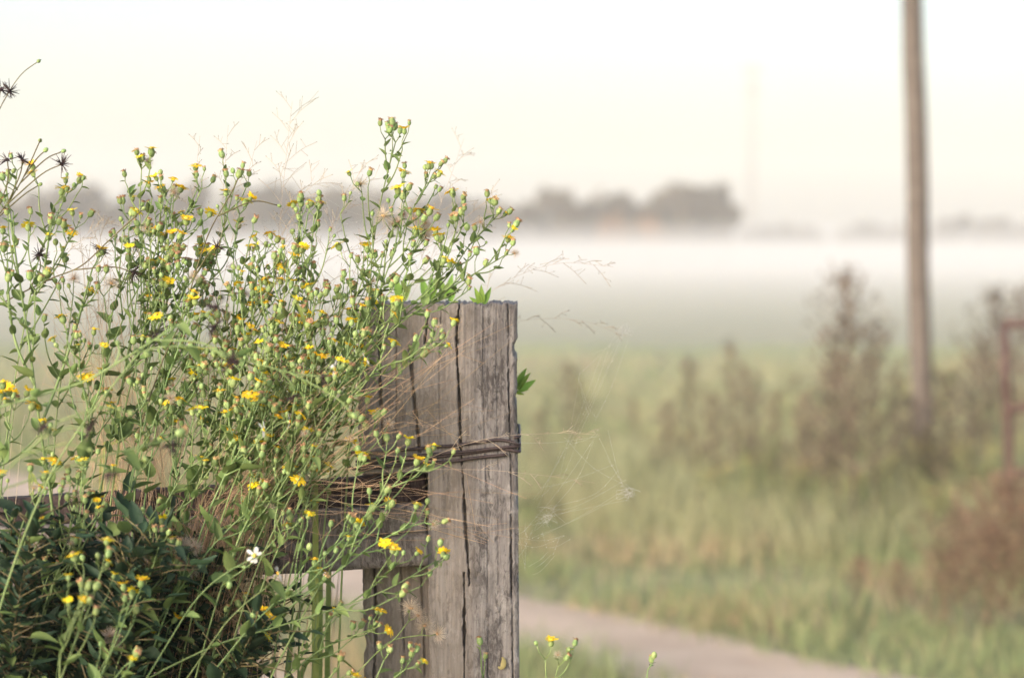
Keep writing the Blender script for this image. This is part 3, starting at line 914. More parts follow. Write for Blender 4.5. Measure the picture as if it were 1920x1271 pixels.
STAR = [burst_mesh(10 + s, n, 13, 0.42, M['needle'], 'seed_head', 0.55, 2.4, 4) for s, n in enumerate((26, 22, 30))]
DAISY = ray_mesh(6, 14.5, 5, [M['white'], M['disc']], w=3.0, lift=0.1, drop=0.5, rag=0.5, zb=3.5)

LEAFN, HEADN = [0], [0]
def put_leaf(root, base, p, out, L, lib, rs, tilt=0.35):
    """leaf at p pointing along out (tip drooping or rising by tilt)"""
    x = (out.normalized() + Vector((0, 0, tilt))).normalized()
    y = Vector((0, 0, 1)).cross(x)
    y = y.normalized() if y.length > 1e-4 else Vector((0, 1, 0))
    z = x.cross(y)
    R = Matrix((x, y, z)).transposed().to_4x4() @ Matrix.Rotation(rs.uniform(-0.7, 0.7), 4, 'X')
    add('leaf', rs.choice(lib), root, Matrix.Translation(p - base) @ R @ Matrix.Diagonal((L, L * rs.uniform(0.85, 1.2), L, 1)))
    LEAFN[0] += 1
def put_head(root, base, p, z, kind, rs, sc=1.0):
    R = Matrix.Translation(p - base) @ frame(z, rs.uniform(0, 6.28)) @ Matrix.Scale(sc * rs.uniform(0.88, 1.1), 4)
    HEADN[0] += 1
    if kind == 'bud':
        add('bud', rs.choice(BUD), root, R)
    elif kind == 'puff':
        add('seed_head', rs.choice(PUFF), root, R)
    elif kind == 'star':
        add('seed_head', rs.choice(STAR), root, R)
    elif kind == 'daisy':
        h = add('flower_head', BUD[0], root, R); add('petals', DAISY, h)
    else:
        h = add('flower_head', rs.choice(INV), root, R)
        add('petals' if kind == 'open' else 'withered_petals', rs.choice(OPEN if kind == 'open' else WITH), h)

def arc_sample(pts):
    L = [0.0]
    for i in range(1, len(pts)): L.append(L[-1] + (pts[i] - pts[i - 1]).length)
    return L
def at_len(pts, L, s):
    s = min(max(s, 0), L[-1])
    for i in range(1, len(L)):
        if L[i] >= s:
            t = (s - L[i - 1]) / max(1e-9, L[i] - L[i - 1])
            return pts[i - 1].lerp(pts[i], t), (pts[i] - pts[i - 1]).normalized()
    return pts[-1], (pts[-1] - pts[-2]).normalized()

def pick(rs, mix):
    r = rs.random() * sum(w for _, w in mix)
    for k, w in mix:
        r -= w
        if r <= 0: return k
    return mix[-1][0]
MIX = [('bud', 20), ('open', 24), ('withered', 54), ('puff', 4)]

def rise(p0, dirn):
    """root on the ground and the stem points between it and p0, arriving along dirn"""
    c = p0 - Vector((dirn.x, 0, dirn.z)) * 0.34
    c.z = max(c.z, 0.25)
    bx = c.x - 0.04 * dirn.x
    b = Vector((bx, p0.y, hgt(bx, p0.y)))
    pts = []
    for i in range(5):
        t = i / 5
        pts.append(b * (1 - t) ** 2 + c * (2 * t * (1 - t)) + p0 * t * t)
    return b, pts

def wildflower(trace, d0, d1, label, seed, full=1.0, first=0.30, mix=MIX, leafy=1.0, tipn=4, mat_=None, big=1.0, side_stems=None, r0=0.0019):
    """one yellow aster-like weed: trace = photograph pixels its main stem passes, d0..d1 its distance"""
    rs = random.Random(seed * 101 + 7)
    n = len(trace)
    vis = [P(px, py, d0 + (d1 - d0) * i / (n - 1)) for i, (px, py) in enumerate(trace)]
    vis = [p + Vector((0, rs.uniform(-0.012, 0.012), 0)) for p in vis]
    dirn = (vis[1] - vis[0]); dirn = dirn / max(dirn.length, 1e-6)
    p0 = vis[0]
    base, low = rise(p0, dirn)
    path = catmull(low + vis, 7)
    L = arc_sample(path)
    total = L[-1]
    visL = sum((vis[i + 1] - vis[i]).length for i in range(n - 1))
    s0 = total - visL
    root = thing('wildflower_plant', base, label, 'wildflower', 'yellow wildflowers growing round the fence')
    st = MB()
    rad = [r0 * (1.15 - 0.72 * (l / total) ** 1.5) for l in L]
    st.tube([p - base for p in path], rad, 6)
    def corymb(p, dr, k, spread=0.02):
        for j in range(k):
            a = rs.uniform(0, 6.283)
            side = dr.orthogonal().normalized(); side.rotate(Quaternion(dr, a))
            l = spread * rs.uniform(0.5, 1.25)
            e = p + (dr * rs.uniform(0.5, 1.0) + side * (0.75 if k > 1 else 0.1) + Vector((0, 0, 0.45))).normalized() * l
            zz = ((e - p).normalized() + Vector((rs.gauss(0, .25), rs.gauss(0, .25), 0.6))).normalized()
            m_ = p.lerp(e, 0.55) + side * l * 0.12
            st.tube([p - base, m_ - base, e - base], [0.0008, 0.0007, 0.0008], 4)
            kind = pick(rs, mix)
            put_head(root, base, e, zz, kind, rs, big * rs.choice((0.6, 0.74, 0.84, 0.92)))
            if rs.random() < 0.35: put_leaf(root, base, m_, side, rs.uniform(0.007, 0.012), LEAVES, rs)
    def dress(path, s0, visL, first_, full_, tipn_, lmax):
        L = arc_sample(path); total = L[-1]
        s = s0 + 0.01; ang = rs.uniform(0, 6.28)
        while s < total - 0.012:
            p, t = at_len(path, L, s)
            f_ = (s - s0) / visL
            ang += 2.4 + rs.uniform(-0.3, 0.3)
            side = t.orthogonal().normalized(); side.rotate(Quaternion(t, ang))
            if rs.random() < 0.95 * leafy:                # a leaf at every node, larger below
                put_leaf(root, base, p, (side + t * 0.6), (0.032 - 0.018 * f_) * rs.uniform(0.7, 1.25), LEAVES, rs, rs.uniform(-0.2, 0.4))
            if f_ > first_ and rs.random() < full_:
                l = min(lmax, (0.028 + 0.42 * (total - s)) * rs.uniform(0.6, 1.1))
                dr = (t * 0.85 + side * 0.62 + Vector((0, 0, 0.25))).normalized()
                e = p + dr * l + Vector((0, 0, 0.12 * l))
                c = catmull([p, p.lerp(e, 0.5) + side * l * 0.08 - Vector((0, 0, 0.04 * l)), e], 4)
                st.tube([q - base for q in c], [0.0011 - 0.0003 * i / 8 for i in range(9)], 5)
                ed = (c[-1] - c[-2]).normalized()
                for j in range(int(l / 0.018)):
                    q = c[min(8, 1 + int(rs.random() * 7))]
                    sd_ = ed.orthogonal().normalized(); sd_.rotate(Quaternion(ed, rs.uniform(0, 6.28)))
                    if rs.random() < leafy: put_leaf(root, base, q, sd_ + ed * 0.7, rs.uniform(0.011, 0.020), LEAVES, rs, 0.2)
                corymb(e, ed, 1 + int(rs.random() * (2.2 if l > 0.04 else 1.3)) + (1 if l > 0.07 else 0), 0.018 + 0.06 * l)
            s += rs.uniform(0.016, 0.025) * (1.15 - 0.3 * f_)
        corymb(path[-1], (path[-1] - path[-3]).normalized(), tipn_, 0.02)
    dress(path, s0, visL, first, full, tipn, 0.12)
    if side_stems is None: ns = 2 if trace[-1][0] < 640 and visL > 0.2 else (1 if trace[-1][0] < 700 else 0)
    else: ns = side_stems
    for k in range(ns):
        f0 = rs.uniform(0.05, 0.45)
        p, t = at_len(path, L, s0 + visL * f0)
        side = t.orthogonal().normalized(); side.rotate(Quaternion(t, rs.uniform(0, 6.28)))
        side.y *= 0.5
        l = visL * (1 - f0) * rs.uniform(0.45, 0.8)
        e = p + (t * 0.9 + side * 0.4 + Vector((0.32, 0, 0.05))).normalized() * l
        c = catmull([p, p.lerp(e, 0.35) + side * l * 0.07, p.lerp(e, 0.7) + side * l * 0.05, e], 6)
        st.tube([q - base for q in c], [r0 * (0.75 - 0.35 * i / 18) for i in range(19)], 5)
        dress(c, 0.0, l, 0.35, full * 0.85, max(2, tipn - 1), 0.06)
    add('stem', st.mesh('stem', mat_ or M['stem']), root)
    return root

W = wildflower
# above the post and right of it
W([(655, 850), (668, 690), (690, 560), (700, 460), (716, 370), (742, 268)], 2.9, 2.95, 'tallest yellow wildflower, its tip rising alone above the post\'s left half', 1, 0.8, 0.5)
W([(600, 860), (640, 700), (700, 570), (745, 460), (775, 390), (800, 345)], 2.88, 2.92, 'wildflower with a dense head cluster just right of the tallest tip', 2, 0.9, 0.5, tipn=6)
W([(560, 880), (640, 720), (720, 610), (790, 555), (840, 480), (862, 395)], 2.86, 2.9, 'wildflower ending in a lone yellow bloom above the post\'s centre', 3, 0.5, 0.55, tipn=3)
W([(540, 890), (650, 710), (740, 610), (830, 530), (880, 460), (925, 412)], 2.87, 2.93, 'wildflower reaching up above the right half of the post top', 4, 0.7, 0.6, tipn=5)
W([(520, 930), (640, 740), (730, 625), (830, 550), (895, 510), (948, 478)], 2.84, 2.9, 'wildflower bending furthest right over the top of the post', 5, 0.65, 0.6, tipn=3)
W([(540, 850), (630, 690), (730, 575), (800, 510), (830, 478)], 2.9, 2.93, 'wildflower with a yellow bloom beside the white seed puffs', 6, 0.6, 0.5, tipn=2)
W([(560, 830), (640, 660), (700, 560), (760, 490), (790, 455)], 2.93, 2.96, 'wildflower carrying fluffy white seed puffs above the post', 7, 0.25, 0.7, [('puff', 1)], tipn=3, big=1.45)
# behind, centre
W([(575, 800), (585, 660), (575, 540), (585, 460), (590, 405)], 2.95, 3.0, 'upright wildflower left of the tallest one, with brown heads', 8, 0.8, 0.45)
W([(520, 790), (545, 640), (555, 520), (560, 410)], 2.97, 3.02, 'upright wildflower with a small yellow bloom behind the centre of the bunch', 9, 0.7, 0.4)
W([(410, 860), (432, 690), (440, 560), (440, 470), (450, 402)], 2.92, 2.97, 'wildflower whose twin yellow blooms stand over the dark seed burst', 10, 0.85, 0.4, [('bud', 25), ('open', 35), ('withered', 40)])
W([(340, 800), (375, 600), (405, 480), (442, 340)], 2.94, 3.0, 'wildflower with a ragged brown head against the sky, left of centre', 11, 0.7, 0.45, tipn=2)
W([(255, 860), (270, 700), (300, 530), (318, 385)], 2.94, 2.98, 'wildflower with paired urn shaped heads over the hazy trees', 12, 0.8, 0.45)
W([(215, 900), (240, 740), (285, 560), (262, 420), (268, 318)], 2.9, 2.96, 'wildflower topped by a crowded bunch of buds against the sky at left', 13, 0.9, 0.45, tipn=7)
W([(150, 900), (190, 720), (250, 560), (330, 440), (372, 350)], 2.93, 2.98, 'slanting wildflower crossing behind the crowded bud bunch', 14, 0.6, 0.5, tipn=3)
W([(20, 760), (55, 560), (85, 450), (125, 362)], 2.9, 2.95, 'wildflower with two yellow blooms against the trees at far left', 15, 0.7, 0.5, [('bud', 30), ('open', 45), ('withered', 25)])
W([(92, 930), (78, 800), (52, 640), (28, 480), (8, 350)], 2.8, 2.85, 'thick stemmed wildflower rising along the left edge', 16, 0.7, 0.4, r0=0.003)
W([(100, 930), (108, 760), (128, 650), (135, 555)], 2.84, 2.88, 'small wildflower with a single bloom over the fog at left', 17, 0.6, 0.5, tipn=2)
W([(190, 900), (232, 700), (258, 560), (270, 440)], 2.88, 2.92, 'wildflower with one yellow bloom below the crowded bud bunch', 18, 0.7, 0.4)
W([(270, 940), (300, 760), (334, 640), (348, 542)], 2.86, 2.9, 'wildflower with a yellow bloom left of the dark seed stars', 19, 0.75, 0.4)
W([(440, 950), (480, 770), (520, 620), (545, 500)], 2.86, 2.9, 'wildflower with a row of yellow blooms in the middle of the bunch', 20, 0.9, 0.35, [('bud', 20), ('open', 40), ('withered', 40)])
W([(470, 960), (520, 780), (560, 660), (592, 572)], 2.84, 2.88, 'wildflower with yellow blooms left of the post\'s top corner', 21, 0.85, 0.35)
W([(500, 960), (580, 810), (660, 690), (735, 592)], 2.82, 2.86, 'wildflower with a flat yellow bloom overlapping the post\'s upper left face', 22, 0.9, 0.4, [('bud', 25), ('open', 30), ('withered', 45)])
W([(480, 990), (600, 810), (700, 700), (770, 670), (812, 640)], 2.80, 2.84, 'wildflower reaching across the post with a bloom by the main crack', 23, 0.7, 0.45)
W([(440, 1000), (540, 840), (615, 730), (662, 648)], 2.8, 2.84, 'wildflower with clustered blooms just left of the post edge', 24, 0.95, 0.35, [('bud', 25), ('open', 32), ('withered', 43)])
W([(330, 1010), (375, 880), (415, 790), (436, 715)], 2.82, 2.86, 'wildflower with bright yellow pair in the centre of the thicket', 25, 0.9, 0.3, [('bud', 20), ('open', 45), ('withered', 35)])
W([(300, 1000), (330, 900), (355, 820), (370, 748)], 2.84, 2.88, 'short wildflower left of the bright yellow pair', 26, 0.85, 0.3)
W([(400, 1010), (460, 900), (500, 830), (512, 772)], 2.8, 2.84, 'short wildflower right of the bright yellow pair', 27, 0.9, 0.3)
W([(460, 1000), (520, 890), (560, 800), (582, 738)], 2.82, 2.86, 'wildflower over the tangle of dry grass', 28, 0.9, 0.3)
W([(570, 1150), (650, 1020), (720, 930), (760, 890), (796, 872)], 2.74, 2.78, 'wildflower spray in front of the wire windings', 29, 0.95, 0.35, [('bud', 25), ('open', 25), ('withered', 50)], tipn=4, leafy=0.6)
W([(520, 1160), (620, 1080), (700, 1020), (760, 990), (796, 978)], 2.74, 2.78, 'wildflower spray in front of the grey rail end', 30, 0.9, 0.35, leafy=0.7)
W([(440, 1210), (530, 1115), (600, 1050), (650, 1006)], 2.7, 2.74, 'wildflower spray across the middle of the grey rail', 31, 0.95, 0.3, [('bud', 20), ('open', 35), ('withered', 45)], leafy=0.7)
W([(380, 1220), (520, 1175), (640, 1135), (730, 1100), (815, 1055)], 2.7, 2.74, 'long wildflower arching below the rail onto the post', 32, 0.8, 0.5, leafy=0.8)
W([(480, 1130), (525, 1020), (560, 950), (582, 903)], 2.76, 2.8, 'wildflower with a bloom standing against the dark upper rail', 33, 0.9, 0.35, [('bud', 30), ('open', 40), ('withered', 30)])
W([(95, 1330), (140, 1210), (170, 1130), (186, 1076)], 2.52, 2.56, 'wildflower nearest the camera at bottom left, with two wide yellow blooms', 34, 0.95, 0.3, [('bud', 30), ('open', 35), ('withered', 35)], tipn=4, leafy=0.5)
W([(140, 1380), (190, 1260), (225, 1180), (238, 1138)], 2.55, 2.6, 'wildflower at bottom left beside the nearest one, single bloom leaning right', 35, 0.6, 0.4, [('bud', 30), ('open', 40), ('withered', 30)], tipn=2, leafy=0.5)
W([(60, 1240), (95, 1110), (125, 1020), (145, 950)], 2.7, 2.74, 'wildflower with a bloom in front of the rail at left', 36, 0.8, 0.35)
W([(0, 1150), (40, 1040), (70, 960), (90, 885)], 2.7, 2.74, 'wildflower at the left edge just above the rail', 37, 0.8, 0.3)
W([(120, 1150), (140, 1030), (155, 950), (163, 888)], 2.72, 2.76, 'wildflower with a cluster of blooms standing over the dark rail at left', 38, 0.85, 0.35, [('bud', 25), ('open', 40), ('withered', 35)])
W([(240, 1180), (275, 1090), (298, 1030), (305, 1000)], 2.68, 2.72, 'low wildflower with orange heads before the rail left of the dry grass', 39, 0.9, 0.3)
W([(400, 1150), (440, 1030), (470, 930), (492, 862)], 2.74, 2.78, 'wildflower with a bloom above the dry grass roots', 40, 0.9, 0.3)
W([(-20, 960), (0, 880), (15, 820), (25, 770)], 2.72, 2.76, 'wildflower with stacked yellow blooms at the left edge', 41, 0.9, 0.3, [('bud', 20), ('open', 55), ('withered', 25)])
W([(620, 1400), (690, 1320), (730, 1280), (762, 1252)], 2.7, 2.74, 'wildflower peeping up at the bottom in front of the post foot', 42, 0.7, 0.4)
W([(1010, 1420), (1030, 1330), (1042, 1270), (1048, 1246)], 2.8, 2.82, 'small wildflower cluster at the bottom just right of the post', 43, 0.8, 0.5, tipn=4, leafy=0.4)
W([(1195, 1420), (1200, 1340), (1208, 1290), (1214, 1252)], 2.85, 2.87, 'small wildflower tip at the bottom edge over the dirt track', 44, 0.3, 0.6, tipn=2, leafy=0.3)
W([(880, 1420), (895, 1340), (905, 1280), (909, 1246)], 2.9, 2.91, 'tiny wildflower tip against the foot of the post', 45, 0.2, 0.8, [('withered', 1)], tipn=1, leafy=0.3)
W([(180, 1330), (250, 1250), (290, 1190), (320, 1160)], 2.72, 2.76, 'wildflower with one bloom inside the dark lower foliage', 46, 0.5, 0.4, [('bud', 30), ('open', 50), ('withered', 20)], tipn=2)
W([(330, 1330), (420, 1250), (470, 1200), (492, 1168)], 2.74, 2.78, 'wildflower at the bottom with a bloom left of the gap under the rail', 47, 0.8, 0.35)
W([(400, 1340), (520, 1280), (600, 1220), (690, 1180)], 2.74, 2.78, 'wildflower slanting across the gap under the rail', 48, 0.8, 0.4)
W([(160, 1330), (190, 1270), (215, 1230), (228, 1198)], 2.66, 2.7, 'wildflower with a pale fluffy seed head low at bottom left', 49, 0.4, 0.5, [('puff', 1)], tipn=1, big=1.45)
W([(300, 1180), (330, 1110), (350, 1060), (356, 1036)], 2.72, 2.75, 'wildflower with tan fluffy seed heads before the rail', 50, 0.3, 0.5, [('puff', 1)], tipn=2, big=1.45)
W([(600, 1330), (680, 1250), (730, 1205), (790, 1188)], 2.78, 2.84, 'wildflower with tan seed puffs against the shaded post foot', 51, 0.4, 0.5, [('puff', 3), ('withered', 1)], tipn=2, leafy=0.4, big=1.3)
W([(380, 940), (405, 800), (425, 690), (400, 585)], 2.9, 2.94, 'thin wildflower climbing through the centre of the bunch', 52, 0.85, 0.3)
W([(150, 950), (165, 800), (155, 720), (150, 660)], 2.8, 2.84, 'small wildflower with a yellow bloom left of the slanting seed stalk', 53, 0.8, 0.35, [('bud', 30), ('open', 40), ('withered', 30)])
W([(620, 880), (640, 740), (655, 600), (690, 500)], 2.9, 2.94, 'wildflower crowding the post\'s top left corner', 54, 0.85, 0.35)
W([(230, 990), (250, 880), (265, 800), (255, 735)], 2.78, 2.82, 'wildflower with brown heads between the slanting seed stalks', 55, 0.85, 0.3)
W([(560, 1010), (590, 900), (640, 800), (668, 705)], 2.8, 2.84, 'wildflower pressed against the post\'s left edge above the wire', 56, 0.7, 0.4)

W([(250, 930), (280, 800), (310, 700), (332, 635)], 2.84, 2.88, 'wildflower leaning right beneath the slanting seed stalk', 57, 0.9, 0.3)
W([(360, 940), (400, 800), (440, 690), (474, 598)], 2.88, 2.92, 'wildflower with brown heads in the upper centre of the thicket', 58, 0.9, 0.3)
W([(400, 960), (450, 840), (490, 750), (525, 688)], 2.8, 2.84, 'wildflower just left of the arching seed stalk\'s dark star', 59, 0.9, 0.3)
W([(470, 930), (530, 790), (575, 700), (606, 640)], 2.86, 2.9, 'wildflower crowded beside the sideways white flower', 60, 0.9, 0.3)
W([(440, 900), (490, 760), (525, 670), (553, 615)], 2.9, 2.94, 'wildflower under the bending broad grass blade', 61, 0.9, 0.3)
W([(380, 990), (430, 870), (460, 780), (486, 705)], 2.78, 2.82, 'wildflower in the thick of the bunch, above the dry grass', 62, 0.9, 0.3)
W([(480, 1020), (540, 900), (585, 820), (615, 762)], 2.78, 2.82, 'wildflower leaning over the fanned dry grass towards the post', 63, 0.85, 0.35)
W([(280, 1010), (330, 910), (380, 840), (424, 780)], 2.78, 2.82, 'low wildflower leaning right in the middle of the thicket', 64, 0.9, 0.3)
W([(560, 820), (600, 700), (625, 620), (645, 558)], 2.92, 2.96, 'wildflower left of the post top, behind the blooms', 65, 0.85, 0.3)
W([(340, 1100), (420, 1000), (480, 950), (545, 912)], 2.74, 2.78, 'low wildflower slanting right along the dark upper rail', 66, 0.85, 0.35)
W([(200, 860), (240, 700), (300, 600), (372, 500)], 2.94, 2.98, 'thin wildflower slanting up behind the dark seed star', 67, 0.7, 0.4)

# ------------------------------------------------------------------ leafy weeds, lower left, thicket shade painted into their leaves
def leafy(trace, d, label, seed, nleaf=46, Lr=(0.026, 0.05)):
    rs = random.Random(seed * 31 + 5)
    vis = [P(px, py, d + rs.uniform(-0.02, 0.02)) for px, py in trace]
    base = Vector((vis[0].x - 0.03, d, hgt(vis[0].x, d)))
    path = catmull([base, base.lerp(vis[0], 0.6)] + vis, 6)
    L = arc_sample(path); visL = sum((vis[i + 1] - vis[i]).length for i in range(len(vis) - 1)); s0 = L[-1] - visL
    root = thing('leafy_weed', base, label, 'weed', 'leafy weeds under the rail, leaves painted as in shade')
    st = MB(); st.tube([p - base for p in path], [0.0028 * (1.1 - 0.8 * l / L[-1]) for l in L], 6)
    for k in range(nleaf):
        s = s0 - 0.06 + (visL + 0.06) * (k + rs.random()) / nleaf
        p, t = at_len(path, L, s)
        side = t.orthogonal().normalized(); side.rotate(Quaternion(t, k * 2.4 + rs.uniform(-.5, .5)))
        if rs.random() < 0.5:
            l = rs.uniform(0.02, 0.075)
            e = p + (side + t * 0.6).normalized() * l
            st.tube([p - base, p.lerp(e, 0.5) - base + Vector((0, 0, 0.004)), e - base], [0.0012, 0.001, 0.0008], 4)
            put_leaf(root, base, p.lerp(e, 0.5), side.cross(t) + t * 0.4, rs.uniform(*Lr) * 0.8, SHADE_LEAVES, rs, rs.uniform(-0.3, 0.4))
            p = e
        put_leaf(root, base, p, side + t * 0.5, rs.uniform(*Lr), SHADE_LEAVES if rs.random() < 0.86 else LEAVES, rs, rs.uniform(-0.4, 0.5))
    add('stem', st.mesh('stem', M['stem_brown']), root)
rs = random.Random(5)
spots = ['at the very left edge, lowest', 'at the left edge below the rail', 'below the rail at left, behind the nearest blooms', 'right of the nearest blooms, rear', 'under the rail, left of centre',
         'under the rail where the fluffy seed heads hang', 'low, left of the tan seed head', 'low, in the darkest corner of the thicket', 'beside the gap under the rail', 'bottom, left of the gap under the rail',
         'crossing the rail at the far left', 'crossing the rail left of the dry grass', 'in front of the rail below the yellow cluster', 'rear of the thicket against the rail', 'bottom, beneath the white daisy', 'at the foot of the dry grass', 'bottom left corner, nearest the camera', 'low front, between nearest blooms and seed head']
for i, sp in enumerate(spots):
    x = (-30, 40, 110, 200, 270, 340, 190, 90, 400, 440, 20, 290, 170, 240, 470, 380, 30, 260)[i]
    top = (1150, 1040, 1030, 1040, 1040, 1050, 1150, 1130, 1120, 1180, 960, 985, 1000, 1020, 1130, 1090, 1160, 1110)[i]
    for rep in range(1): leafy([(x - 40, 1420), (x - 10, 1290), (x + 15, (1290 + top) / 2), (x + 50, top)], 2.66 + 0.30 * ((i * 7) % 10) / 10, 'leafy weed, leaves painted as in shade, ' + sp, i, nleaf=140 if i < 16 else 50, Lr=(0.017, 0.038))

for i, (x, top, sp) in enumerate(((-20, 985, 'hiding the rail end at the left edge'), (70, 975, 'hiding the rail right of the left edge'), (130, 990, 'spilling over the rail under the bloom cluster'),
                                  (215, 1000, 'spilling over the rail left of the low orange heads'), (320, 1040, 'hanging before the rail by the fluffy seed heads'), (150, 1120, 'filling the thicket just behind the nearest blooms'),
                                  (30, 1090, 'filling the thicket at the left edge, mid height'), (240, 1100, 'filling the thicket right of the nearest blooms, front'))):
    leafy([(x - 40, 1420), (x - 15, 1290), (x + 12, (1290 + top) / 2), (x + 45, top)], 2.7 + 0.025 * (i * 3 % 8), 'leafy weed, leaves painted as in shade, ' + sp, 40 + i, nleaf=130, Lr=(0.018, 0.040))

# ------------------------------------------------------------------ beggar-tick weeds: dark seed stars, a few white daisies
def seedstalk(trace, d0, d1, label, seed, ends, r=0.0016, mat_='stem_brown', leaves=3, facing=False):
    """ends: list of (px, py, kind, attach fraction)"""
    rs = random.Random(seed * 13 + 1)
    n = len(trace)
    dd = lambda i: d0 + (d1 - d0) * i / (n - 1)
    vis = [P(px, py, dd(i)) for i, (px, py) in enumerate(trace)]
    dirn = (vis[1] - vis[0]).normalized()
    base, low = rise(vis[0], dirn)
    path = catmull(low + vis, 7)
    L = arc_sample(path); visL = sum((vis[i + 1] - vis[i]).length for i in range(n - 1)); s0 = L[-1] - visL
    root = thing('beggartick_plant', base, label, 'weed', 'weeds with dark star seed heads')
    st = MB(); st.tube([p - base for p in path], [r * (1.25 - 0.7 * l / L[-1]) for l in L], 6)
    t_end = (path[-1] - path[-3]).normalized()
    for px, py, kind, fr in ends:
        e = P(px, py, d0 + (d1 - d0) * min(1, fr) + rs.uniform(-0.015, 0.015))
        if fr >= 1:
            p, t = path[-1], t_end
            if (e - p).length < 0.004: e = p + t * 0.004
        else:
            p, t = at_len(path, L, s0 + visL * fr)
        m_ = p.lerp(e, 0.5) + t * (e - p).length * 0.18
        c = catmull([p, m_, e], 5)
        st.tube([q - base for q in c], [r * 0.62 - r * 0.12 * i / 10 for i in range(11)], 5)
        zz = (c[-1] - c[-3]).normalized()
        if kind == 'daisy': zz = Vector((0.15, -0.85, 0.35)).normalized() if facing else Vector((rs.choice((-1, 1)), rs.uniform(-0.2, 0.3), rs.uniform(-0.5, 0.3))).normalized()
        put_head(root, base, e, zz, kind, rs, {'star': 1.2, 'daisy': 0.85, 'bud': 0.9}.get(kind, 1))
    for k in range(leaves):
        p, t = at_len(path, L, s0 + visL * (0.1 + 0.8 * rs.random()))
        side = t.orthogonal().normalized(); side.rotate(Quaternion(t, rs.uniform(0, 6.28)))
        put_leaf(root, base, p, side + t * 0.5, rs.uniform(0.02, 0.035), LEAVES, rs, -0.1)
    add('stem', st.mesh('stem', M[mat_]), root)
S = seedstalk
S([(-70, 420), (-20, 250), (10, 185), (40, 140), (74, 114)], 2.8, 2.82, 'thin brown stalk curving up highest at the top left edge', 1, [(74, 114, 'bud', 1), (18, 172, 'star', 0.55), (2, 168, 'star', 0.5)], 0.0012, leaves=0)
S([(-60, 480), (0, 400), (40, 340), (76, 262)], 2.84, 2.86, 'seed stalk at left with star shaped seed heads against the sky', 2, [(76, 262, 'bud', 1), (14, 300, 'star', 0.3), (42, 300, 'star', 0.5), (116, 308, 'star', 0.45), (82, 285, 'bud', 0.7), (115, 285, 'bud', 0.65), (72, 348, 'bud', 0.3)], leaves=1)
S([(-40, 600), (80, 530), (150, 500), (200, 455), (262, 398)], 2.86, 2.88, 'reddish seed stalk slanting up below the crowded bud bunch', 3, [(262, 398, 'bud', 1), (188, 468, 'star', 0.75), (250, 512, 'star', 0.55), (73, 478, 'star', 0.3), (100, 525, 'bud', 0.4)], leaves=2)
S([(300, 690), (340, 600), (370, 500), (395, 430), (435, 360)], 2.86, 2.9, 'purple brown seed stalk leaning right with a large dark seed star', 4, [(446, 334, 'withered', 1), (406, 462, 'star', 0.5), (520, 385, 'bud', 0.85)], leaves=1)
S([(-60, 790), (80, 740), (165, 712), (250, 662), (330, 612), (385, 590)], 2.5, 2.52, 'thick green seed stalk slanting in front of the bunch, ending in dark stars', 5, [(404, 575, 'star', 1), (402, 612, 'star', 1.0), (296, 630, 'star', 0.8), (270, 660, 'bud', 0.7), (430, 680, 'star', 0.78), (222, 648, 'bud', 0.6)], 0.0021, 'stem', 4)
S([(230, 700), (280, 655), (380, 652), (470, 678), (550, 700), (600, 706)], 2.56, 2.6, 'seed stalk arching right in front of the bunch towards the post', 6, [(606, 706, 'star', 1), (552, 742, 'star', 0.8), (432, 680, 'star', 0.5), (622, 690, 'daisy', 1), (660, 775, 'bud', 0.85)], 0.0017, 'stem', 3)
S([(-60, 940), (0, 890), (60, 838), (110, 790)], 2.3, 2.32, 'out of focus seed stalk close to the camera with dark burrs', 7, [(84, 800, 'star', 0.9), (165, 805, 'star', 0.8), (240, 772, 'bud', 1), (165, 842, 'bud', 0.6)], 0.0018, 'stem', 1)
S([(-60, 950), (40, 905), (150, 868), (250, 840), (330, 820)], 2.36, 2.4, 'blurred green seed stalk crossing low in front, with a pale petalled burr', 8, [(325, 832, 'star', 1), (202, 890, 'star', 0.6), (330, 815, 'withered', 0.9), (270, 855, 'bud', 0.8)], 0.0017, 'stem', 2)
S([(330, 1180), (380, 1110), (430, 1070), (478, 1045)], 2.62, 2.6, 'daisy stalk with an open white flower before the rail', 9, [(477, 1042, 'daisy', 1), (455, 1062, 'bud', 0.8), (430, 1090, 'bud', 0.7)], 0.0014, 'stem', 3, True)
S([(400, 1200), (450, 1140), (500, 1100), (522, 1075)], 2.66, 2.64, 'daisy stalk with a sideways white flower and a dark seed burst', 10, [(526, 1072, 'daisy', 1), (545, 1050, 'star', 0.9), (470, 1150, 'bud', 0.4)], 0.0014, 'stem', 3)
S([(420, 960), (450, 880), (480, 830), (492, 800)], 2.76, 2.74, 'stalk with a white flower half hidden in the thicket', 11, [(490, 806, 'daisy', 1), (538, 790, 'daisy', 0.8)], 0.0013, 'stem', 2)
S([(560, 900), (620, 800), (660, 730), (690, 680)], 2.74, 2.72, 'stalk with a drooping white petalled head at the post\'s left edge', 12, [(690, 672, 'daisy', 1), (640, 735, 'bud', 0.7)], 0.0013, 'stem', 2)

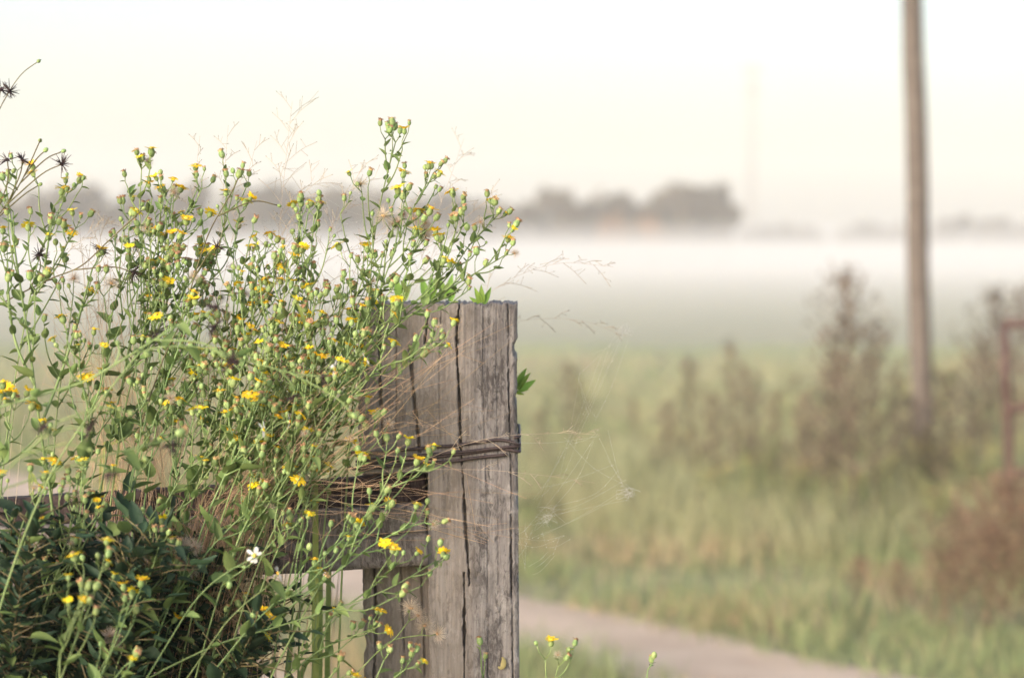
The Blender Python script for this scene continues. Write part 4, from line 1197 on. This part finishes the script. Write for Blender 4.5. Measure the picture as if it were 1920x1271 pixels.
# ------------------------------------------------------------------ dry grass and fine panicles
def panicle(st, sp, path, rs, start=0.45, nb=14, bl=0.11, r=0.00036, curl=0.2):
    L = arc_sample(path); T = L[-1]
    for k in range(nb):
        f_ = start + (1 - start) * (k / nb) ** 0.9
        p, t = at_len(path, L, T * f_)
        side = t.orthogonal().normalized(); side.rotate(Quaternion(t, k * 2.1 + rs.uniform(-.6, .6)))
        l = bl * (1.15 - f_ * 0.7) * rs.uniform(0.5, 1.1)
        e = p + (t * 0.9 + side * 0.75).normalized() * l + Vector((0, 0, -curl * l))
        m_ = p.lerp(e, 0.5) + Vector((0, 0, 0.06 * l))
        c = catmull([p, m_, e], 3)
        st.tube(c, r, 3, cap=False)
        for j in range(3):
            q = c[2 + j]; d2 = (t * 0.7 + Vector((rs.gauss(0, .6), rs.gauss(0, .6), rs.gauss(0, .5)))).normalized()
            e2 = q + d2 * l * rs.uniform(0.15, 0.4)
            st.tube([q, e2], r * 0.8, 3, cap=False)
            if rs.random() < 0.75: spk(sp, e2, d2, rs)
        spk(sp, e, (c[-1] - c[-2]).normalized(), rs)
def spk(sp, p, d, rs, s=1.0):
    l = rs.uniform(0.0018, 0.0032) * s; a = d.orthogonal().normalized() * 0.0006 * s; b = d.cross(a)
    sp.add([p - d * l * 0.3, p + a, p + b, p - a, p - b, p + d * l], [(0, 2, 1), (0, 3, 2), (0, 4, 3), (0, 1, 4), (5, 1, 2), (5, 2, 3), (5, 3, 4), (5, 4, 1)])
def panicle_plant(traces, d, label, seed, name='panicle_grass', r=0.0006, **kw):
    rs = random.Random(seed * 17 + 3)
    p0 = P(*traces[0][0], d)
    base = Vector((p0.x - 0.1, d, hgt(p0.x, d)))
    root = thing(name, base, label, 'grass', 'fine seeding grasses')
    for tr in traces:
        st, sp = MB(), MB()
        vis = [P(px, py, d + rs.uniform(-0.03, 0.03)) - base for px, py in tr]
        dn = (vis[1] - vis[0]).normalized()
        path = catmull([Vector((rs.gauss(0, .012), rs.gauss(0, .012), 0)), (vis[0] - dn * 0.1) * 0.6, vis[0] - dn * 0.05] + vis, 6)
        L = arc_sample(path)
        st.tube(path, [r * (1.2 - 0.8 * l / L[-1]) for l in L], 4, cap=False)
        visp = catmull(vis, 6)
        panicle(st, sp, visp, rs, **kw)
        o = add('culm', st.mesh('culm', M['culm']), root)
        if sp.v: add('spikelets', sp.mesh('spikelets', M['spikelet']), o)
PP = panicle_plant
PP([[(500, 760), (515, 560), (528, 380), (548, 190)], [(520, 760), (530, 600), (540, 430), (590, 330)]], 3.05, 'fine wispy grass plume rising highest against the sky', 1, nb=20)
PP([[(390, 760), (400, 560), (415, 400), (428, 235)], [(380, 700), (420, 520), (450, 380), (482, 264)]], 3.0, 'fine grass plume with dotted seeds left of the highest plume', 2, nb=12, bl=0.07)
PP([[(560, 760), (590, 560), (630, 420), (685, 300)], [(590, 700), (640, 560), (700, 450), (760, 380)]], 3.04, 'fine grass plume leaning right behind the tallest wildflower', 3, nb=16)
PP([[(660, 760), (760, 560), (820, 400), (870, 260)], [(700, 700), (790, 520), (860, 420), (930, 370)]], 3.2, 'faint grass plume over the post against the sky', 4, nb=14)
PP([[(690, 800), (820, 640), (930, 540), (1040, 495), (1150, 500)]], 3.15, 'arching grass plume reaching furthest right above the post', 5, nb=16, bl=0.08)
PP([[(700, 820), (840, 660), (960, 605), (1080, 600), (1175, 630)]], 3.22, 'drooping grass plume right of the post with a web tuft', 6, nb=12, bl=0.05)
PP([[(640, 960), (760, 880), (900, 825), (1040, 812), (1125, 815)]], 2.9, 'grass plume passing over the wire to the right of the post', 7, nb=10, bl=0.05)
PP([[(600, 960), (720, 890), (880, 880), (1010, 890), (1115, 905)]], 2.92, 'long thin grass stalk crossing the post below the wire', 8, nb=5, bl=0.05, start=0.6)
PP([[(180, 800), (190, 640), (180, 520), (195, 400)], [(230, 760), (225, 620), (250, 480), (240, 410)]], 3.0, 'wispy grass plume before the hazy trees at left', 9, nb=14, bl=0.08)
PP([[(300, 800), (330, 640), (350, 480), (375, 255)]], 3.02, 'dotted grass stem against the sky above the left bunch', 10, nb=8, bl=0.05, start=0.7)
PP([[(60, 780), (110, 640), (170, 520), (230, 440)], [(40, 700), (70, 560), (130, 470), (200, 410)]], 3.04, 'faint grass plume among the wildflowers at far left', 11, nb=12, bl=0.08)

def straw(label, seed, root_px, fans, d, n, spread, r=0.00055):
    rs = random.Random(seed * 19 + 2)
    p0 = P(*root_px, d); base = Vector((p0.x - 0.12, d, hgt(p0.x, d)))
    root = thing('dry_grass_clump', base, label, 'grass', 'clumps of dry tan grass')
    per = 6
    for g in range(per):                         # six sheaves per clump
        st = MB()
        for k in range(n // per):
            tx, ty = rs.choice(fans)
            tx += rs.gauss(0, spread); ty += rs.gauss(0, spread * 0.7)
            s = P(root_px[0] + rs.gauss(0, 46), root_px[1] + rs.gauss(0, 30), d + rs.uniform(-0.07, 0.07))
            e = P(tx, ty, d + rs.uniform(-0.10, 0.05))
            m_ = s.lerp(e, rs.uniform(0.35, 0.7)) + Vector((rs.gauss(0, .012), rs.uniform(-.02, .02), rs.gauss(0.018, 0.02)))
            b = base + Vector((rs.gauss(0, .09), rs.gauss(0, .05), 0))
            path = catmull([b, b.lerp(s, 0.7) + Vector((-0.02, 0, 0)), s, m_, e], 5)
            L = arc_sample(path)
            st.tube([p - base for p in path], [r * rs.uniform(0.8, 1.3) * (1.15 - 0.8 * l / L[-1]) for l in L], 4, cap=False)
            if rs.random() < 0.6:
                for j in range(4):
                    q, t = at_len(path, L, L[-1] * rs.uniform(0.72, 0.98))
                    dd_ = (t + Vector((rs.gauss(0, .7), rs.gauss(0, .5), rs.gauss(0, .7)))).normalized()
                    ll = rs.uniform(0.02, 0.09)
                    st.tube([q - base, q + dd_ * ll - base], r * 0.45, 3, cap=False)
        add('sheaf', st.mesh('sheaf', M['straw']), root)
straw('large tangle of dry reddish grass fanning right over the post face', 1, (450, 960), [(700, 740), (780, 680), (860, 780), (800, 900), (740, 820), (660, 760), (880, 640), (930, 950)], 2.84, 72, 50)
straw('dry grass tangle drooping over the rails beside the post', 2, (430, 985), [(640, 850), (600, 830), (560, 760), (640, 760), (680, 820), (740, 940)], 2.86, 48, 50)
straw('upright dry reddish grass stems behind the wildflowers at left', 3, (250, 980), [(160, 520), (240, 560), (300, 540), (120, 600), (420, 560), (360, 520), (480, 540), (220, 460)], 3.02, 110, 50)
straw('brown dry grass hanging in the dark below the rail', 4, (400, 1010), [(420, 1250), (380, 1270), (350, 1230), (470, 1240), (440, 1180), (520, 1260)], 2.86, 96, 32, 0.0007)
straw('upright dry grass between wildflowers in the centre of the bunch', 5, (480, 940), [(500, 560), (560, 520), (600, 600), (440, 600), (640, 560), (680, 640)], 3.0, 110, 55)

def blade_tuft(label, seed, tips, d):
    rs = random.Random(seed)
    p0 = P(*tips[0][0], d); base = Vector((p0.x, d, hgt(p0.x, d)))
    root = thing('grass_tuft', base, label, 'grass', 'single broad grass blades')
    for tr in tips:
        vis = [P(px, py, d) - base for px, py in tr]
        c = catmull([Vector((0, 0, 0)), vis[0] * 0.6] + vis, 5)
        mb = MB(); n = len(c); v = []
        for i, p in enumerate(c):
            t = (c[min(i + 1, n - 1)] - c[max(i - 1, 0)]).normalized()
            s = t.cross(Vector((0, 1, 0.3))).normalized() * 0.0042 * (1 - (i / (n - 1)) ** 3)
            v += [p - s, p + Vector((0, 0.0012, 0)), p + s]
        mb.add(v, [(i * 3 + k, i * 3 + k + 1, i * 3 + k + 4, i * 3 + k + 3) for i in range(n - 1) for k in range(2)])
        add('blade', mb.mesh('blade', M['blade']), root)
blade_tuft('bright broad grass blade bending among the central blooms', 1, [[(590, 760), (580, 640), (560, 575), (538, 542)]], 2.9)
blade_tuft('pale green grass blades low in the gap under the rail', 2, [[(560, 1300), (600, 1230), (640, 1235), (680, 1270)], [(540, 1300), (560, 1150), (600, 1100)]], 3.1)
blade_tuft('light green grass blades glowing above the left rail', 3, [[(215, 960), (222, 850), (226, 740)], [(60, 935), (75, 910), (140, 905)], [(190, 900), (215, 830), (260, 815)]], 3.08)
blade_tuft('bright grass blades behind the dry grass next to the post', 4, [[(590, 960), (610, 880), (632, 830)], [(620, 960), (640, 900), (668, 850)], [(600, 960), (585, 870), (590, 800)]], 3.12)

# ------------------------------------------------------------------ seedlings growing on and behind the post
def seedling(p, dirs, label, seed, anchor=None):
    rs = random.Random(seed)
    base = anchor or p
    root = thing('seedling', base, label, 'seedling')
    st = MB()
    for d_, l, L in dirs:
        d_ = Vector(d_).normalized()
        e = p + d_ * l
        st.tube([base - base, (p - base) + (e - p) * 0.3, e - base], [0.0012, 0.0010, 0.0006], 5)
        x = (d_ + Vector((0, 0, 0.1))).normalized(); y = Vector((0, -1, 0.2)).cross(x).normalized(); z = x.cross(y)
        R = Matrix((x, y, z)).transposed().to_4x4() @ Matrix.Rotation(rs.uniform(-.4, .4), 4, 'X')
        add('leaf', rs.choice(FRESH), root, Matrix.Translation(e - base) @ R @ Matrix.Scale(L, 4))
    add('stem', st.mesh('stem', M['stem']), root)
q = Vector((P(905, 570, 3.06).x, 3.06, ZTOP - 0.004))
seedling(q, [((-0.5, -.2, 1), 0.004, 0.026), ((-0.1, -.3, 1), 0.006, 0.024), ((0.5, -.1, 1), 0.004, 0.026), ((0.25, .2, 0.5), 0.003, 0.012), ((-0.9, 0, 0.5), 0.004, 0.020)], 'fresh green seedling sprouting from the top of the post', 3)
q = P(966, 735, 3.06)
seedling(q, [((0.6, -.2, 0.75), 0.006, 0.030), ((0.9, -.2, 0.45), 0.008, 0.026), ((0.95, 0, 0.15), 0.004, 0.017), ((0.35, -.2, 0.9), 0.012, 0.026), ((0.8, 0, -0.3), 0.002, 0.012)], 'green leaves poking out from the right side of the post', 4)
for k, (px, py, lab) in enumerate(((755, 572, 'leafy sprig behind the post top at its left corner'), (805, 572, 'leafy sprig with the broadest leaf behind the post top'), (840, 574, 'leafy sprig behind the post top near the main crack'))):
    q = Vector((P(px, py, 3.24).x, 3.24, P(px, py, 3.24).z))
    seedling(q, [((-0.3, -.2, 1), 0.012, 0.034), ((0.4, -.2, 1), 0.008, 0.030), ((0.1, -.3, 1), 0.02, 0.03)], lab, 8 + k, Vector((q.x, 3.24, 0)))
# curled yellow leaf stuck on the post
mb = MB()
c = P(938, 1240, 2.9985); v = []
for i in range(9):
    a = -2.3 + i * 0.42; r = 0.008
    w = 0.0042 * math.sin(math.pi * (i + 0.6) / 9.2)
    for k in (-1, 0, 1):
        v.append(Vector(((r * 0.6 + w * k) * math.cos(a), -0.002 - 0.003 * (k == 0) + 0.002 * math.sin(a), (r + w * k * 0.8) * math.sin(a))))
mb.add(v, [(i * 3 + k, i * 3 + k + 1, i * 3 + k + 4, i * 3 + k + 3) for i in range(8) for k in range(2)])
tag(add('curled_leaf', mb.mesh('curled_leaf', M['weed_gold']), None, Matrix.Translation(c)), 'small curled yellow leaf clinging to the post near its foot', 'leaf')

# ------------------------------------------------------------------ dew-hung spider webs right of the post
def web(label, seed, anchors, knots, d, nthreads):
    rs = random.Random(seed)
    pts = [P(px, py, d + rs.uniform(-0.05, 0.05)) for px, py in anchors]
    base = pts[0].copy()
    root = thing('spider_web', base, label, 'spider web', 'spider webs beside the post')
    st, dr = MB(), MB()
    for k in range(nthreads):
        a, b = rs.sample(pts, 2)
        a = a + Vector((rs.gauss(0, .006), rs.gauss(0, .006), rs.gauss(0, .006))); b = b + Vector((rs.gauss(0, .006), rs.gauss(0, .006), rs.gauss(0, .006)))
        m_ = a.lerp(b, rs.uniform(.35, .65)) + Vector((0, 0, -rs.uniform(0.0, 0.14) * (b - a).length))
        c = catmull([a, m_, b], 5)
        st.tube([p - base for p in c], 0.00007, 3, cap=False)
        for j in range(4):
            q = c[rs.randrange(len(c))] + Vector((0, 0, -0.0005)) - base
            s = rs.uniform(0.0003, 0.0007)
            dr.add([q + Vector((s, 0, 0)), q + Vector((0, s, 0)), q - Vector((s, 0, 0)), q - Vector((0, s, 0)), q + Vector((0, 0, s)), q - Vector((0, 0, s))],
                   [(0, 1, 4), (1, 2, 4), (2, 3, 4), (3, 0, 4), (1, 0, 5), (2, 1, 5), (3, 2, 5), (0, 3, 5)])
    for px, py, r, n in knots:
        c0 = P(px, py, d)
        for k in range(n):
            ps = [c0 + Vector((rs.gauss(0, r), rs.gauss(0, r), rs.gauss(0, r * 0.8))) for _ in range(3)]
            st.tube([p - base for p in catmull(ps, 3)], 0.00009, 3, cap=False)
    add('threads', st.mesh('threads', M['silk']), root)
    add('dew_drops', dr.mesh('dew_drops', M['silk']), root)
web('tattered dewy spider web strung from the wire to a ball of silk', 1, [(972, 830), (1000, 905), (1060, 820), (1115, 815), (1140, 860), (1165, 905), (1175, 925), (1080, 960), (1020, 960), (1000, 990), (1130, 810)], [(1176, 926, 0.007, 28), (1030, 962, 0.009, 10)], 2.98, 15)
web('faint spider web hanging from the drooping grass right of the post', 2, [(1170, 615), (1125, 670), (1105, 780), (1070, 840), (1045, 900), (1160, 640), (1085, 700), (1010, 940)], [(1172, 618, 0.007, 22)], 3.2, 16)
web('small dewy web low on the right edge of the post', 3, [(972, 1000), (1000, 985), (1030, 1040), (985, 1060), (1060, 1010), (1010, 1070)], [(1020, 975, 0.007, 14)], 3.0, 14)
web('dewy web strung between the plumes above the flower bunch', 4, [(590, 330), (640, 420), (700, 400), (760, 390), (820, 420), (850, 470), (560, 470), (620, 520)], [], 3.05, 22)
web('dewy web in the grass plumes over the left part of the bunch', 5, [(180, 420), (250, 400), (330, 380), (280, 480), (200, 520), (400, 420), (350, 500)], [], 3.02, 18)

# ------------------------------------------------------------------ morning air: haze and the fog bank on the field
def volume_mat(name, col, dens, aniso=0.0):
    m = bpy.data.materials.new(name); m.use_nodes = True
    nt = m.node_tree; nt.nodes.clear()
    out = nt.nodes.new('ShaderNodeOutputMaterial'); v = nt.nodes.new('ShaderNodeVolumePrincipled')
    v.inputs['Color'].default_value = (*col, 1); v.inputs['Density'].default_value = dens; v.inputs['Anisotropy'].default_value = aniso
    nt.links.new(v.outputs[0], out.inputs['Volume'])
    return m
mb = MB(); mb.box((-660, -140, -1.2), (660, 980, 44))
tag(add('haze', mb.mesh('haze', volume_mat('haze_air', (0.93, 0.92, 0.92), 0.0015), False)), 'thin pale morning haze over the whole field', 'haze', kind='stuff')
mb = MB()
xs = [-620 + 40 * i for i in range(32)]
rows = [(13.5, 0.02), (19, 0.6), (28, 1.2), (45, 2.0), (70, 2.5), (110, 2.65), (180, 2.7), (300, 2.7), (480, 2.7), (700, 2.5)]
v = []
for (y, z) in rows:
    for x in xs:
        v.append((x, y + (3 * noise.noise(Vector((x * 0.05, y, 0))) if y < 60 else 0), z + (0.7 * noise.noise(Vector((x * 0.021, y * 0.03, 3))) if z > 1 else 0)))
n = len(xs); R_ = len(rows)
f = [(j * n + i, j * n + i + 1, (j + 1) * n + i + 1, (j + 1) * n + i) for j in range(R_ - 1) for i in range(n - 1)]
bt = len(v)
v += [(x, y, -0.6) for (x, y, z) in v]
f += [(bt + j * n + i, bt + (j + 1) * n + i, bt + (j + 1) * n + i + 1, bt + j * n + i + 1) for j in range(R_ - 1) for i in range(n - 1)]
rim = list(range(n)) + [j * n + n - 1 for j in range(1, R_)] + [(R_ - 1) * n + i for i in range(n - 2, -1, -1)] + [j * n for j in range(R_ - 2, 0, -1)]
for k in range(len(rim)):
    a, b = rim[k], rim[(k + 1) % len(rim)]
    f.append((b, a, bt + a, bt + b))
mb.add(v, f)
tag(add('fog_bank', mb.mesh('fog_bank', volume_mat('fog_air', (0.87, 0.86, 0.875), 0.0140), False)), 'low white fog bank lying on the field before the trees', 'fog', kind='stuff')
print('heads', HEADN[0], 'leaves', LEAFN[0], 'objects', len(scene.objects))
